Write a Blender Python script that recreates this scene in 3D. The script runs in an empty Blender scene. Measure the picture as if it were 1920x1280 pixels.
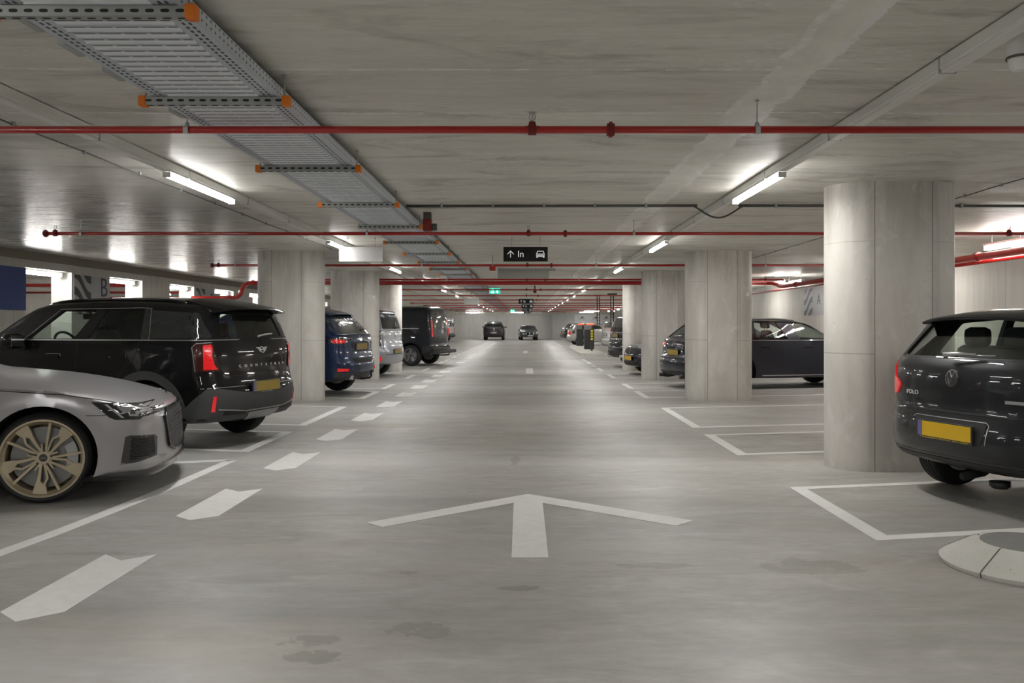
import bpy, bmesh, math, random
from mathutils import Vector, Matrix
from mathutils.bvhtree import BVHTree
random.seed(7)
D = bpy.data
SC = bpy.context.scene
COL = SC.collection
R = math.radians
ORD = 'zeroth first second third fourth fifth sixth seventh eighth ninth tenth eleventh twelfth thirteenth fourteenth fifteenth sixteenth seventeenth eighteenth nineteenth twentieth'.split()
ORD += ['twenty-' + o for o in ORD[1:10]] + ['thirtieth'] + ['thirty-' + o for o in ORD[1:10]]

# ---------------------------------------------------------------- camera, world, exposure
cam_data = D.cameras.new('camera')
cam = D.objects.new('camera', cam_data); COL.objects.link(cam)
cam.location = (0, 0, 1.34); cam.rotation_euler = (R(90), 0, 0)
cam_data.sensor_width = 36.0; cam_data.lens = 30.0
cam_data.shift_x = -25 / 1920; cam_data.shift_y = -31 / 1920
cam_data.clip_start = 0.05; cam_data.clip_end = 300
SC.camera = cam
world = D.worlds.new('world'); SC.world = world; world.use_nodes = True
world.node_tree.nodes['Background'].inputs[0].default_value = (0.9, 0.93, 1, 1)
world.node_tree.nodes['Background'].inputs[1].default_value = 0.02
SC.view_settings.view_transform = 'Standard'; SC.view_settings.look = 'None'
SC.view_settings.gamma = 1.0; SC.view_settings.use_curve_mapping = False
SC.view_settings.exposure = 1.72
LAMP = 42.0            # radiance of the tube lamps

# ---------------------------------------------------------------- node helpers
class NT:
    def __init__(s, name):
        s.m = D.materials.new(name); s.m.use_nodes = True
        s.t = s.m.node_tree; s.n = s.t.nodes; s.b = s.n['Principled BSDF']
    def new(s, typ, **kw):
        n = s.n.new(typ)
        for k, v in kw.items(): setattr(n, k, v)
        return n
    def put(s, sock, v):
        if isinstance(v, bpy.types.NodeSocket): s.t.links.new(v, sock)
        elif isinstance(v, (tuple, list)) and len(v) == 3 and sock.type == 'RGBA': sock.default_value = (*v, 1)
        else: sock.default_value = v
    def math(s, op, a, b=0.0, c=0.0):
        n = s.new('ShaderNodeMath', operation=op)
        s.put(n.inputs[0], a); s.put(n.inputs[1], b); s.put(n.inputs[2], c)
        return n.outputs[0]
    def coords(s):
        n = s.new('ShaderNodeTexCoord'); return n.outputs['Object']
    def xyz(s, v=None):
        n = s.new('ShaderNodeSeparateXYZ'); s.put(n.inputs[0], v or s.coords()); return n.outputs
    def scaled(s, v, sc, off=(0, 0, 0)):
        n = s.new('ShaderNodeMapping'); s.put(n.inputs[0], v)
        n.inputs['Scale'].default_value = sc; n.inputs['Location'].default_value = off
        return n.outputs[0]
    def noise(s, v, scale, detail=4, rough=.55, dist=0.0):
        n = s.new('ShaderNodeTexNoise'); s.put(n.inputs['Vector'], v)
        n.inputs['Scale'].default_value = scale; n.inputs['Detail'].default_value = detail
        n.inputs['Roughness'].default_value = rough; n.inputs['Distortion'].default_value = dist
        return n.outputs[0]
    def ramp(s, f, stops):
        n = s.new('ShaderNodeValToRGB'); s.put(n.inputs[0], f); cr = n.color_ramp
        while len(cr.elements) < len(stops): cr.elements.new(.5)
        for e, (p, c) in zip(cr.elements, stops):
            e.position = p; e.color = (*c, 1) if isinstance(c, (tuple, list)) else (c, c, c, 1)
        return n.outputs[0]
    def mix(s, f, a, b, typ='MIX'):
        n = s.new('ShaderNodeMix', data_type='RGBA', blend_type=typ)
        s.put(n.inputs[0], f); s.put(n.inputs[6], a); s.put(n.inputs[7], b); return n.outputs[2]
    def band(s, v, c, w):          # 1 where |v-c| < w
        return s.math('COMPARE', v, c, w)
    def maprange(s, v, a, b, c=0., d=1.):
        n = s.new('ShaderNodeMapRange'); s.put(n.inputs[0], v)
        n.inputs[1].default_value = a; n.inputs[2].default_value = b
        n.inputs[3].default_value = c; n.inputs[4].default_value = d; return n.outputs[0]
    def bump(s, h, strength, dist=.01):
        n = s.new('ShaderNodeBump'); s.put(n.inputs['Height'], h)
        n.inputs['Strength'].default_value = strength; n.inputs['Distance'].default_value = dist
        s.t.links.new(n.outputs[0], s.b.inputs['Normal'])
    def set(s, **kw):
        for k, v in kw.items(): s.put(s.b.inputs[k.replace('_', ' ')], v)
        return s

def mat(name, col, rough=.5, metal=0., coat=0., spec=.5, emit=None, es=0., crough=.03, var=0.03):
    t = NT(name)
    c = col
    if var:
        nz = t.noise(t.coords(), 9, 3)
        c = t.mix(t.math('MULTIPLY', nz, var * 6), tuple(x for x in col), tuple(x * .82 for x in col))
    t.set(Base_Color=c, Roughness=rough, Metallic=metal, Coat_Weight=coat, Coat_Roughness=crough, Specular_IOR_Level=spec)
    if emit: t.set(Emission_Color=(*emit, 1), Emission_Strength=es)
    return t.m

def glass(name, tint, rough=.0):
    """thin tinted sheet: clear tint with a mirror film that grows towards grazing view"""
    t = NT(name); t.n.remove(t.b)
    tr = t.new('ShaderNodeBsdfTransparent'); gl = t.new('ShaderNodeBsdfGlossy')
    nz = t.noise(t.coords(), 5, 2)
    t.put(tr.inputs[0], t.mix(t.math('MULTIPLY', nz, .15), tint, tuple(x * .9 for x in tint))); gl.inputs['Roughness'].default_value = rough
    lw = t.new('ShaderNodeLayerWeight'); lw.inputs[0].default_value = .5
    f = t.math('ADD', .035, t.math('MULTIPLY', t.math('POWER', lw.outputs['Facing'], 4.0), .7))
    mx = t.new('ShaderNodeMixShader')
    t.put(mx.inputs[0], f); t.put(mx.inputs[1], tr.outputs[0]); t.put(mx.inputs[2], gl.outputs[0])
    t.put(t.n['Material Output'].inputs[0], mx.outputs[0])
    return t.m

# ---------------------------------------------------------------- mesh helpers
def obj(name, bm, mats=None, parent=None, smooth=False, sharp=None, loc=None, keep=False):
    me = D.meshes.new(name)
    if isinstance(bm, bpy.types.Mesh): me = bm
    else: bm.to_mesh(me); bm.free()
    if mats is not None and not len(me.materials):
        for m in (mats if isinstance(mats, (list, tuple)) else [mats]): me.materials.append(m)
    if smooth: me.polygons.foreach_set('use_smooth', [True] * len(me.polygons))
    if sharp: me.set_sharp_from_angle(angle=R(sharp))
    o = D.objects.new(name, me); COL.objects.link(o)
    if parent: o.parent = parent
    if loc: o.location = loc
    return o

def tag(o, label=None, cat=None, group=None, kind=None):
    for k, v in (('label', label), ('category', cat), ('group', group), ('kind', kind)):
        if v: o[k] = v
    return o

def empty(name, loc, rz=0, label=None, cat=None, group=None):
    o = D.objects.new(name, None); COL.objects.link(o); o.location = loc; o.rotation_euler = (0, 0, rz)
    o.empty_display_size = .1
    return tag(o, label, cat, group)

def dup(root, loc=None, label=None, rz=None):
    r = root.copy(); COL.objects.link(r)
    if loc is not None: r.location = loc
    if rz is not None: r.rotation_euler = (0, 0, rz)
    if label: r['label'] = label
    for ch in list(root.children):
        c = ch.copy(); COL.objects.link(c); c.parent = r
        for g in list(ch.children):
            e = g.copy(); COL.objects.link(e); e.parent = c
    return r

def box(bm, x0, x1, y0, y1, z0, z1, bev=0, mi=0):
    vs = [bm.verts.new((x, y, z)) for z in (z0, z1) for y in (y0, y1) for x in (x0, x1)]
    fs = [bm.faces.new([vs[i] for i in q]) for q in ((0, 2, 3, 1), (4, 5, 7, 6), (0, 1, 5, 4), (2, 6, 7, 3), (0, 4, 6, 2), (1, 3, 7, 5))]
    for f in fs: f.material_index = mi
    if bev:
        es = list({e for f in fs for e in f.edges})
        bmesh.ops.bevel(bm, geom=es, offset=bev, segments=2, affect='EDGES', profile=.5)
    return fs

def tube(bm, pts, r, seg=12, caps=True, mi=0):
    pts = [Vector(p) for p in pts]; rings = []; up = None
    for i, p in enumerate(pts):
        d = (pts[min(i + 1, len(pts) - 1)] - pts[max(i - 1, 0)]).normalized()
        if up is None: up = Vector((0, 0, 1)) if abs(d.z) < .9 else Vector((1, 0, 0))
        a = d.cross(up).normalized(); b = a.cross(d).normalized(); up = b
        rr = r[i] if isinstance(r, (list, tuple)) else r
        rings.append([bm.verts.new(p + a * rr * math.cos(t) + b * rr * math.sin(t)) for t in [2 * math.pi * k / seg for k in range(seg)]])
    for q, w in zip(rings, rings[1:]):
        for k in range(seg):
            f = bm.faces.new((q[k], q[(k + 1) % seg], w[(k + 1) % seg], w[k])); f.material_index = mi; f.smooth = True
    if caps:
        bm.faces.new(rings[0][::-1]).material_index = mi; bm.faces.new(rings[-1]).material_index = mi

def lathe(bm, prof, seg=48, axis='Z', c=(0, 0, 0), mi=0, close=False):
    """prof: (radius, height) pairs"""
    rings = []
    for r, h in prof:
        ring = []
        for k in range(seg):
            t = 2 * math.pi * k / seg
            if axis == 'Z': p = (r * math.cos(t), r * math.sin(t), h)
            elif axis == 'Y': p = (r * math.cos(t), h, r * math.sin(t))
            else: p = (h, r * math.cos(t), r * math.sin(t))
            ring.append(bm.verts.new(Vector(p) + Vector(c)))
        rings.append(ring)
    pairs = list(zip(rings, rings[1:])) + ([(rings[-1], rings[0])] if close else [])
    for q, w in pairs:
        for k in range(seg):
            f = bm.faces.new((q[k], q[(k + 1) % seg], w[(k + 1) % seg], w[k])); f.material_index = mi; f.smooth = True
    if not close:
        for ring in (rings[0], rings[-1]):
            try: bm.faces.new(ring).material_index = mi
            except ValueError: pass
    bmesh.ops.recalc_face_normals(bm, faces=bm.faces)

def prism(bm, poly, z0, z1, fn=lambda u, v, w: (u, v, w), mi=0):
    a = [bm.verts.new(fn(u, v, z0)) for u, v in poly]; b = [bm.verts.new(fn(u, v, z1)) for u, v in poly]
    fs = [bm.faces.new(a[::-1]), bm.faces.new(b)]
    n = len(poly)
    for i in range(n): fs.append(bm.faces.new((a[i], a[(i + 1) % n], b[(i + 1) % n], b[i])))
    for f in fs: f.material_index = mi
    bmesh.ops.recalc_face_normals(bm, faces=fs)

def rnd(poly, r, n=4):
    """round the corners of a 2D polygon"""
    out = []; N = len(poly)
    for i in range(N):
        p0, p, p1 = Vector(poly[i - 1]), Vector(poly[i]), Vector(poly[(i + 1) % N])
        rr = r[i] if isinstance(r, (list, tuple)) else r
        a = (p0 - p); b = (p1 - p); rr = min(rr, a.length * .45, b.length * .45)
        s = p + a.normalized() * rr; e = p + b.normalized() * rr
        for k in range(n + 1):
            t = k / n; out.append(tuple((1 - t) ** 2 * s + 2 * t * (1 - t) * p + t * t * e))
    return out

_tc = {}
def text2d(s, size, bold=0):
    """mesh of a text, centred, as verts/faces"""
    key = (s, size, bold)
    if key in _tc: return _tc[key]
    cu = D.curves.new('t', 'FONT'); cu.body = s; cu.size = size; cu.align_x = 'CENTER'; cu.align_y = 'CENTER'
    cu.offset = bold; cu.resolution_u = 3
    o = D.objects.new('t', cu); COL.objects.link(o)
    dg = bpy.context.evaluated_depsgraph_get()
    me = D.meshes.new_from_object(o.evaluated_get(dg))
    r = ([(v.co.x, v.co.y) for v in me.vertices], [tuple(p.vertices) for p in me.polygons])
    D.objects.remove(o); D.curves.remove(cu); D.meshes.remove(me)
    _tc[key] = r
    return r

def flat(bm, verts, faces, fn, th=.004, mi=0):
    """2D mesh (u,v) -> solid relief through fn(u,v,w), w = height"""
    a = [bm.verts.new(fn(u, v, th)) for u, v in verts]; b = [bm.verts.new(fn(u, v, 0)) for u, v in verts]
    cnt = {}
    for f in faces:
        try: q = bm.faces.new([a[i] for i in f]); q.material_index = mi
        except ValueError: continue
        for i in range(len(f)):
            e = (f[i], f[(i + 1) % len(f)]); cnt[e] = cnt.get(e, 0) + 1
    for (i, j) in cnt:
        if (j, i) not in cnt:
            try: bm.faces.new((a[j], a[i], b[i], b[j])).material_index = mi
            except ValueError: pass

# ---------------------------------------------------------------- shared materials
M = {}
M['black_gloss'] = mat('black_paint', (.003, .003, .0035), .5, 0, .75, spec=.1, var=0)
M['polo_paint'] = mat('dark_pearl_paint', (.016, .018, .021), .4, .5, .8, spec=.3, var=0)
M['rs_paint'] = mat('satin_grey_paint', (.43, .42, .44), .33, .68, .35, crough=.2, var=0)
M['blue_paint'] = mat('dark_blue_paint', (.006, .022, .075), .35, .4, .7, spec=.3, var=0)
M['navy_paint'] = mat('midnight_paint', (.007, .008, .018), .4, .3, .8, spec=.3, var=0)
M['silver_paint'] = mat('silver_paint', (.42, .44, .48), .35, .7, .8, var=0)
M['grey_paint'] = mat('light_grey_paint', (.45, .44, .42), .35, .5, .8, var=0)
M['van_paint'] = mat('slate_van_paint', (.012, .015, .021), .4, .2, .7, spec=.3, var=0)
M['white_paint'] = mat('white_paint', (.78, .78, .77), .3, 0, .8, var=0)
M['dark_paint'] = mat('graphite_paint', (.05, .05, .052), .35, .4, .8, var=0)
M['classic_paint'] = mat('classic_grey_paint', (.16, .17, .17), .3, .6, .8, var=0)
M['plastic'] = mat('black_plastic', (.02, .02, .021), .55)
M['trim_grey'] = mat('grey_plastic_trim', (.045, .046, .048), .6)
M['under'] = mat('underbody_black', (.006, .006, .006), .8)
M['inner'] = mat('cabin_lining', (.012, .012, .012), .85)
M['seat'] = mat('seat_fabric', (.02, .021, .02), .8)
M['seam'] = mat('panel_gap_black', (.002, .002, .002), .6, var=0)
M['chrome'] = mat('chrome', (.75, .75, .76), .12, 1, var=0)
M['satin'] = mat('satin_silver', (.45, .45, .46), .35, 1, var=0)
M['rubber'] = mat('tyre_rubber', (.018, .018, .018), .65)
M['bronze'] = mat('bronze_wheel', (.56, .48, .35), .36, .7, var=0)
M['alloy'] = mat('alloy_wheel', (.38, .38, .39), .3, .9, var=0)
M['disc'] = mat('brake_disc_steel', (.28, .28, .28), .4, .9)
def led_mat():
    t = NT('red_lamp_lens')
    x, y, z = t.xyz()
    g = t.math('MAXIMUM', t.math('LESS_THAN', t.math('FRACT', t.math('MULTIPLY', z, 75)), .28), t.math('LESS_THAN', t.math('FRACT', t.math('MULTIPLY', t.math('ADD', y, x), 75)), .28))
    c = t.mix(g, (.55, .008, .01), (.20, .004, .005))
    t.set(Base_Color=c, Roughness=.15, Coat_Weight=.6, Emission_Color=c, Emission_Strength=.30)
    return t.m
M['red_lamp'] = led_mat()
M['red_plain'] = mat('red_lens_plain', (.45, .012, .012), .12, 0, 1, emit=(1, .02, .02), es=.08, var=0)
M['red_dark'] = mat('dark_red_lens', (.035, .002, .002), .15, 0, 1, var=0)
M['red_pink'] = mat('pale_red_lens', (.75, .16, .15), .15, 0, 1, var=0)
M['head'] = mat('headlamp_lens', (.035, .036, .038), .08, 0, 1, var=0)
M['dglass'] = mat('dark_car_glass', (.012, .014, .014), .04, 0, 1, var=0)
M['gglass'] = mat('grey_car_glass', (.05, .056, .055), .06, 0, 1, var=0)
M['glass_clear'] = glass('green_tinted_glass', (.92, .96, .94))
M['glass_dark'] = glass('privacy_glass', (.5, .53, .52))
def plate_mat():
    t = NT('number_plate')
    x = t.xyz()
    nz = t.noise(t.coords(), 14, 2)
    return t
M['yellow'] = mat('plate_yellow', (.80, .50, .015), .35, var=.06)
M['ochre'] = mat('plate_ochre', (.36, .25, .03), .35, var=.06)
M['plate_blue'] = mat('plate_blue_band', (.16, .15, .34), .35)
M['plate_frame'] = mat('plate_frame', (.03, .03, .04), .4)
M['plate_white'] = mat('plate_white', (.7, .7, .7), .4)
M['lettering'] = mat('pale_lettering', (.7, .7, .68), .3, .3, var=0)
M['letter_yellow'] = mat('yellow_lettering', (.75, .6, .08), .4, var=0)
M['pipe_red'] = mat('red_pipe_enamel', (.50, .014, .010), .32, 0, .4, var=.05)
M['fit_red'] = mat('red_fitting', (.22, .012, .010), .45)
M['zinc'] = mat('galvanised_steel', (.55, .56, .56), .42, .5, var=.08)
M['zinc_dark'] = mat('weathered_zinc', (.42, .43, .42), .5, .35, var=.08)
M['orange'] = mat('orange_cap', (.85, .22, .01), .5)
M['white_trunk'] = mat('white_trunking', (.80, .80, .77), .4)
M['cable'] = mat('grey_cable', (.10, .10, .095), .6)
M['tube'] = mat('lamp_diffuser', (.9, .9, .88), .4, emit=(1, .985, .955), es=LAMP * 1.25, var=0)
M['tube_side'] = mat('lamp_diffuser_side', (.9, .9, .88), .4, emit=(1, .985, .955), es=LAMP * .15, var=0)
M['tube_bright'] = mat('wall_lamp_diffuser', (.9, .9, .88), .4, emit=(1, .98, .95), es=LAMP * .32, var=0)
M['sign_black'] = mat('sign_black', (.006, .006, .006), .4)
M['sign_white'] = mat('sign_white', (.88, .88, .88), .35)
M['sign_letter'] = mat('sign_lettering', (.75, .75, .75), .5, emit=(1, 1, 1), es=.12, var=0)
M['sign_blue'] = mat('blue_board', (.03, .06, .22), .5)
M['exit_green'] = mat('exit_sign_green', (.02, .5, .35), .4, emit=(.02, .75, .50), es=.28, var=0)
M['exit_white'] = mat('exit_sign_white', (.8, .9, .9), .4, emit=(.8, 1, .97), es=.45, var=0)
M['board_grey'] = mat('grey_wall_board', (.42, .42, .43), .5)
M['board_dark'] = mat('dark_board_print', (.05, .05, .05), .5)
M['mach_dark'] = mat('machine_dark_grey', (.05, .053, .058), .5)
M['mach_grey'] = mat('machine_grey', (.30, .30, .31), .45)
M['mach_red'] = mat('machine_red_top', (.75, .05, .02), .4, emit=(1, .1, .04), es=.5, var=0)
M['yellow_refl'] = mat('yellow_reflector', (.85, .75, .01), .4)
M['paint_line'] = None

def line_paint():
    t = NT('white_floor_paint')
    co = t.coords()
    n1 = t.noise(t.scaled(co, (3, 3, 1)), 3, 6, .7); n2 = t.noise(co, 40, 3)
    f = t.ramp(n1, [(.35, 0.), (.75, 1.)])
    c = t.mix(f, (.86, .86, .84), (.76, .76, .73))
    c = t.mix(t.ramp(n2, [(.62, 0.), (.75, .35)]), c, (.42, .42, .40))
    t.set(Base_Color=c, Roughness=.55)
    return t.m
M['paint_line'] = line_paint()

def floor_mat():
    t = NT('polished_screed')
    co = t.coords(); x, y, z = t.xyz(co)
    big = t.noise(t.scaled(co, (.22, .5, 1)), 1.0, 5, .6, .6)
    mid = t.noise(t.scaled(co, (.7, 1.6, 1), (3, 7, 0)), 1.3, 6, .62, .8)
    fine = t.noise(t.scaled(co, (1.5, 4, 1)), 5, 6, .7)
    speck = t.noise(co, 60, 3, .7)
    blot = t.noise(t.scaled(co, (.9, 2.2, 1), (1, 9, 0)), 1.7, 8, .68, 1.4)
    c = t.ramp(mid, [(.32, (.325, .312, .280)), (.5, (.415, .405, .375)), (.68, (.50, .492, .465))])
    c = t.mix(t.ramp(big, [(.40, 0.), (.60, .8)]), c, (.43, .435, .43))
    c = t.mix(t.ramp(blot, [(.36, .45), (.50, 0.)]), c, (.30, .29, .262))
    c = t.mix(t.ramp(blot, [(.53, 0.), (.68, .65)]), c, (.60, .595, .575))
    c = t.mix(.30, c, t.ramp(fine, [(.32, (.29, .28, .25)), (.68, (.56, .55, .52))]))
    c = t.mix(t.ramp(speck, [(.70, 0.), (.78, .35)]), c, (0.221, 0.215, 0.195))
    light_bands = t.noise(t.scaled(co, (.10, .55, 1), (5, 1, 0)), 1.0, 4, .55, .8)  # bands of lamp light and reflection painted into the floor colour
    c = t.mix(t.ramp(light_bands, [(.36, .55), (.50, 0.)]), c, (.27, .262, .24))
    c = t.mix(t.ramp(light_bands, [(.52, 0.), (.66, .5)]), c, (.56, .555, .54))
    # warm sandy smears
    warm = t.noise(t.scaled(co, (.5, .9, 1), (11, 5, 0)), .9, 3)
    c = t.mix(t.ramp(warm, [(.55, 0.), (.75, .45)]), c, (0.520, 0.455, 0.364))
    # stains with a shape of their own: (x, y, rx, ry, strength)
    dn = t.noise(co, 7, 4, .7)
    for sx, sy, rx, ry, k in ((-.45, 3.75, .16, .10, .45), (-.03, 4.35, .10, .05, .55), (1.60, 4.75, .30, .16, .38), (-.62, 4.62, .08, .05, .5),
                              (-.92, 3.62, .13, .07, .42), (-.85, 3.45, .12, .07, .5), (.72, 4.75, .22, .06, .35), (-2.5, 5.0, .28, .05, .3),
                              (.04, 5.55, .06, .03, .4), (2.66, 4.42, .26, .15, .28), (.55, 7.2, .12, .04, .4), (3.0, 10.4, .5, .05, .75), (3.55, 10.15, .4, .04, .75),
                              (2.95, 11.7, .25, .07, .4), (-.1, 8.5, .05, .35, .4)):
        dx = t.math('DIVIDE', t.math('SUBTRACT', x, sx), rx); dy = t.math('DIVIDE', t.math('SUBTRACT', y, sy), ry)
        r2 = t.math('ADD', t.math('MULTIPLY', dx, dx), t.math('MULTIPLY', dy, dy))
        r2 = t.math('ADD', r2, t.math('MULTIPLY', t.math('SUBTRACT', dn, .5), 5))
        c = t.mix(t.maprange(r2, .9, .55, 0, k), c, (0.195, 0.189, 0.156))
    rg = t.maprange(mid, .3, .7, .50, .36)
    t.set(Base_Color=c, Roughness=rg, Specular_IOR_Level=.5)
    t.bump(t.math('ADD', t.math('MULTIPLY', blot, .6), t.math('MULTIPLY', fine, .4)), .22, .02)
    return t.m
M['floor'] = floor_mat()

def ceiling_mat():
    t = NT('slab_concrete')
    co = t.coords(); x, y, z = t.xyz(co)
    a = t.noise(t.scaled(co, (.35, 1.1, 1)), 1.1, 6, .6, .5)
    b = t.noise(t.scaled(co, (.9, 6.5, 1), (4, 2, 0)), 1.5, 6, .68, .4)
    fine = t.noise(t.scaled(co, (3, 14, 1)), 3, 5, .7)
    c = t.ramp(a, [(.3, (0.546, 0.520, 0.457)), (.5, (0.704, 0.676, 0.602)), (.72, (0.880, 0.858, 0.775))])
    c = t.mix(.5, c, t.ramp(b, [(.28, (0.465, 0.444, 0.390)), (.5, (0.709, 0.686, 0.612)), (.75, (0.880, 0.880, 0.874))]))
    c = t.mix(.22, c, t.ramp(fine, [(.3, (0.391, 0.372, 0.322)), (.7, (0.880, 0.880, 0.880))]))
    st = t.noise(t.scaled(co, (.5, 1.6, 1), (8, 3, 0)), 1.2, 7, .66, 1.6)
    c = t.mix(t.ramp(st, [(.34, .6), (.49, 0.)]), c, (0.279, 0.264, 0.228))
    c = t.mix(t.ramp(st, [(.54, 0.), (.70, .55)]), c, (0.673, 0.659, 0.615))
    # board joints: chalky broken lines across the hall
    wob = t.math('MULTIPLY', t.math('SUBTRACT', t.noise(t.scaled(co, (.9, 0, 0)), 1, 3), .5), .10)
    yw = t.math('ADD', y, wob)
    brk = t.ramp(t.noise(t.scaled(co, (6, .3, 1)), 1.2, 4, .7), [(.47, 0.), (.56, 1.)])
    pos = [2.55, 4.38, 5.28, 7.5, 9.75, 12.2, 14.1, 17.2, 19.6, 23, 26.5, 30, 34, 38, 43, 50, 58]
    seam = None
    for p in pos:
        s_ = t.band(yw, p, .009 + p * .0006); seam = s_ if seam is None else t.math('MAXIMUM', seam, s_)
    dark = None
    for p in (3.4, 6.35, 8.55, 11.1, 15.6, 21):
        s_ = t.band(yw, p, .005); dark = s_ if dark is None else t.math('MAXIMUM', dark, s_)
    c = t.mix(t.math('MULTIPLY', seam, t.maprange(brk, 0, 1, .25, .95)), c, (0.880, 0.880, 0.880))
    c = t.mix(t.math('MULTIPLY', dark, .45), c, (0.304, 0.290, 0.257))
    # repaired joint running along the hall
    en = t.noise(co, 2.6, 6, .7)
    xx = t.math('ADD', x, t.math('MULTIPLY', t.math('SUBTRACT', en, .5), .22))
    strip = t.band(xx, 1.385, .135)
    inner = t.band(xx, 1.385, .085)
    pn = t.noise(t.scaled(co, (2, 1.3, 1)), 2.2, 4, .6)
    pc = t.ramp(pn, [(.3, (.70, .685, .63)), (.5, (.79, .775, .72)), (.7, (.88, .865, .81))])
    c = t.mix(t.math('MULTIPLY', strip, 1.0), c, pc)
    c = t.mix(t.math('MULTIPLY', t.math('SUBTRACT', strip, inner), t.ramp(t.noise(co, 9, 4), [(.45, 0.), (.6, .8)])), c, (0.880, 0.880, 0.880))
    # small white pock marks
    vor = t.new('ShaderNodeTexVoronoi'); t.put(vor.inputs['Vector'], t.scaled(co, (11, 26, 1))); vor.inputs['Scale'].default_value = 1.4
    pk = t.math('MULTIPLY', t.math('LESS_THAN', vor.outputs[0], .30), t.ramp(t.noise(t.scaled(co, (.8, 1.5, 1), (2.3, 0, 0)), 1.0, 2), [(.60, 0.), (.66, 1.)]))
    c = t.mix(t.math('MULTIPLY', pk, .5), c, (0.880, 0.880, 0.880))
    gloss = t.maprange(x, -2.2, -4.5, .46, .27)
    rg = t.math('ADD', gloss, t.math('MULTIPLY', t.math('SUBTRACT', b, .5), .18))
    t.set(Base_Color=c, Roughness=rg, Specular_IOR_Level=.5)
    t.bump(t.math('ADD', b, t.math('MULTIPLY', a, 1.5)), .10, .02)
    return t.m
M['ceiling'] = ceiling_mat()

def wall_mat(name, base=(.50, .475, .42), axis='Y', joints=2.7):
    t = NT(name)
    co = t.coords(); x, y, z = t.xyz(co)
    a = t.noise(t.scaled(co, (1, 1, .25)), 1.3, 5, .6, .3)
    b = t.noise(t.scaled(co, (5, 5, .5)), 1.5, 5, .65)
    c = t.mix(t.ramp(a, [(.3, 0.), (.7, 1.)]), tuple(v * .82 for v in base), base)
    c = t.mix(.35, c, t.ramp(b, [(.3, tuple(v * .72 for v in base)), (.7, tuple(min(1, v * 1.15) for v in base))]))
    v = y if axis == 'Y' else x
    fr = t.math('FRACT', t.math('DIVIDE', t.math('ADD', v, 100), joints))
    j = t.band(fr, .5, .006 / joints * 1.6)
    c = t.mix(t.math('MULTIPLY', j, .55), c, tuple(v * .35 for v in base))
    t.set(Base_Color=c, Roughness=.6)
    t.bump(b, .08, .01)
    return t.m
M['wall'] = wall_mat('fair_faced_wall', (.60, .58, .53))
M['wall_x'] = wall_mat('fair_faced_end_wall', (.76, .75, .72), 'X', 4.4)
M['wall_lit'] = wall_mat('lamp_lit_reveal', (.72, .71, .67), 'Y', 50)  # reveal faces with their lamp light painted in as a paler tone

def column_mat():
    t = NT('fair_faced_column')
    co = t.coords(); x, y, z = t.xyz(co)
    oi = t.new('ShaderNodeObjectInfo'); rv = oi.outputs['Random']
    sh = t.new('ShaderNodeVectorMath', operation='ADD'); t.put(sh.inputs[0], co)
    cb = t.new('ShaderNodeCombineXYZ'); t.put(cb.inputs[0], t.math('MULTIPLY', rv, 30)); t.put(cb.inputs[1], t.math('MULTIPLY', rv, 17)); t.put(sh.inputs[1], cb.outputs[0])
    cv = sh.outputs[0]
    a = t.noise(t.scaled(cv, (1.2, 1.2, .45)), 1.6, 5, .6, .5)
    b = t.noise(t.scaled(cv, (6, 6, .5)), 1.1, 5, .62)
    d = t.noise(t.scaled(cv, (2, 2, 2)), 7, 5, .7)
    c = t.ramp(a, [(.28, (0.464, 0.435, 0.391)), (.5, (0.596, 0.572, 0.528)), (.72, (0.717, 0.697, 0.652))])
    c = t.mix(.16, c, t.ramp(b, [(.30, (0.414, 0.389, 0.344)), (.5, (0.596, 0.572, 0.523)), (.75, (0.727, 0.703, 0.659))]))
    # grime running down from the head of the column
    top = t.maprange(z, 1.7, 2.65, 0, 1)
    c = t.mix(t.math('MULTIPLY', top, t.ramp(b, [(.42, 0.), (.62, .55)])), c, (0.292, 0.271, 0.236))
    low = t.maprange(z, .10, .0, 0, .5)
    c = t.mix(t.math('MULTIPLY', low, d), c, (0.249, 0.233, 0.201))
    c = t.mix(t.ramp(d, [(.70, 0.), (.78, .5)]), c, (0.275, 0.259, 0.227))
    pit = t.noise(cv, 26, 3, .6)
    c = t.mix(t.ramp(pit, [(.68, 0.), (.74, .45)]), c, (0.274, 0.251, 0.217))
    cl = t.noise(t.scaled(cv, (1.5, 1.5, .8)), 2.6, 5, .65, 1.2)
    c = t.mix(t.ramp(cl, [(.55, 0.), (.70, .5)]), c, (0.752, 0.741, 0.707))
    # formwork joints
    wob = t.math('MULTIPLY', t.math('SUBTRACT', t.noise(cv, 4, 3), .5), .012)
    xj = t.math('ADD', t.math('ABSOLUTE', x), wob)
    j = t.band(xj, .262, .0042)
    zj = t.math('ADD', z, t.math('ADD', wob, t.math('MULTIPLY', x, .01)))
    hz = t.math('MAXIMUM', t.band(zj, 1.072, .0035), t.math('MULTIPLY', t.band(zj, 2.10, .003), .6))
    hz = t.math('MULTIPLY', hz, t.math('GREATER_THAN', t.math('ABSOLUTE', x), .262))
    jj = t.math('MAXIMUM', t.math('MULTIPLY', j, .75), t.math('MULTIPLY', hz, .6))
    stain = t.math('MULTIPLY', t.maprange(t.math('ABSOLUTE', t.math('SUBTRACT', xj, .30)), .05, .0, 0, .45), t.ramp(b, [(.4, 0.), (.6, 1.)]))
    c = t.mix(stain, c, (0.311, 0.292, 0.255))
    c = t.mix(jj, c, (.13, .115, .09))
    t.set(Base_Color=c, Roughness=.55)
    t.bump(b, .10, .01)
    return t.m
M['column'] = column_mat()

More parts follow.
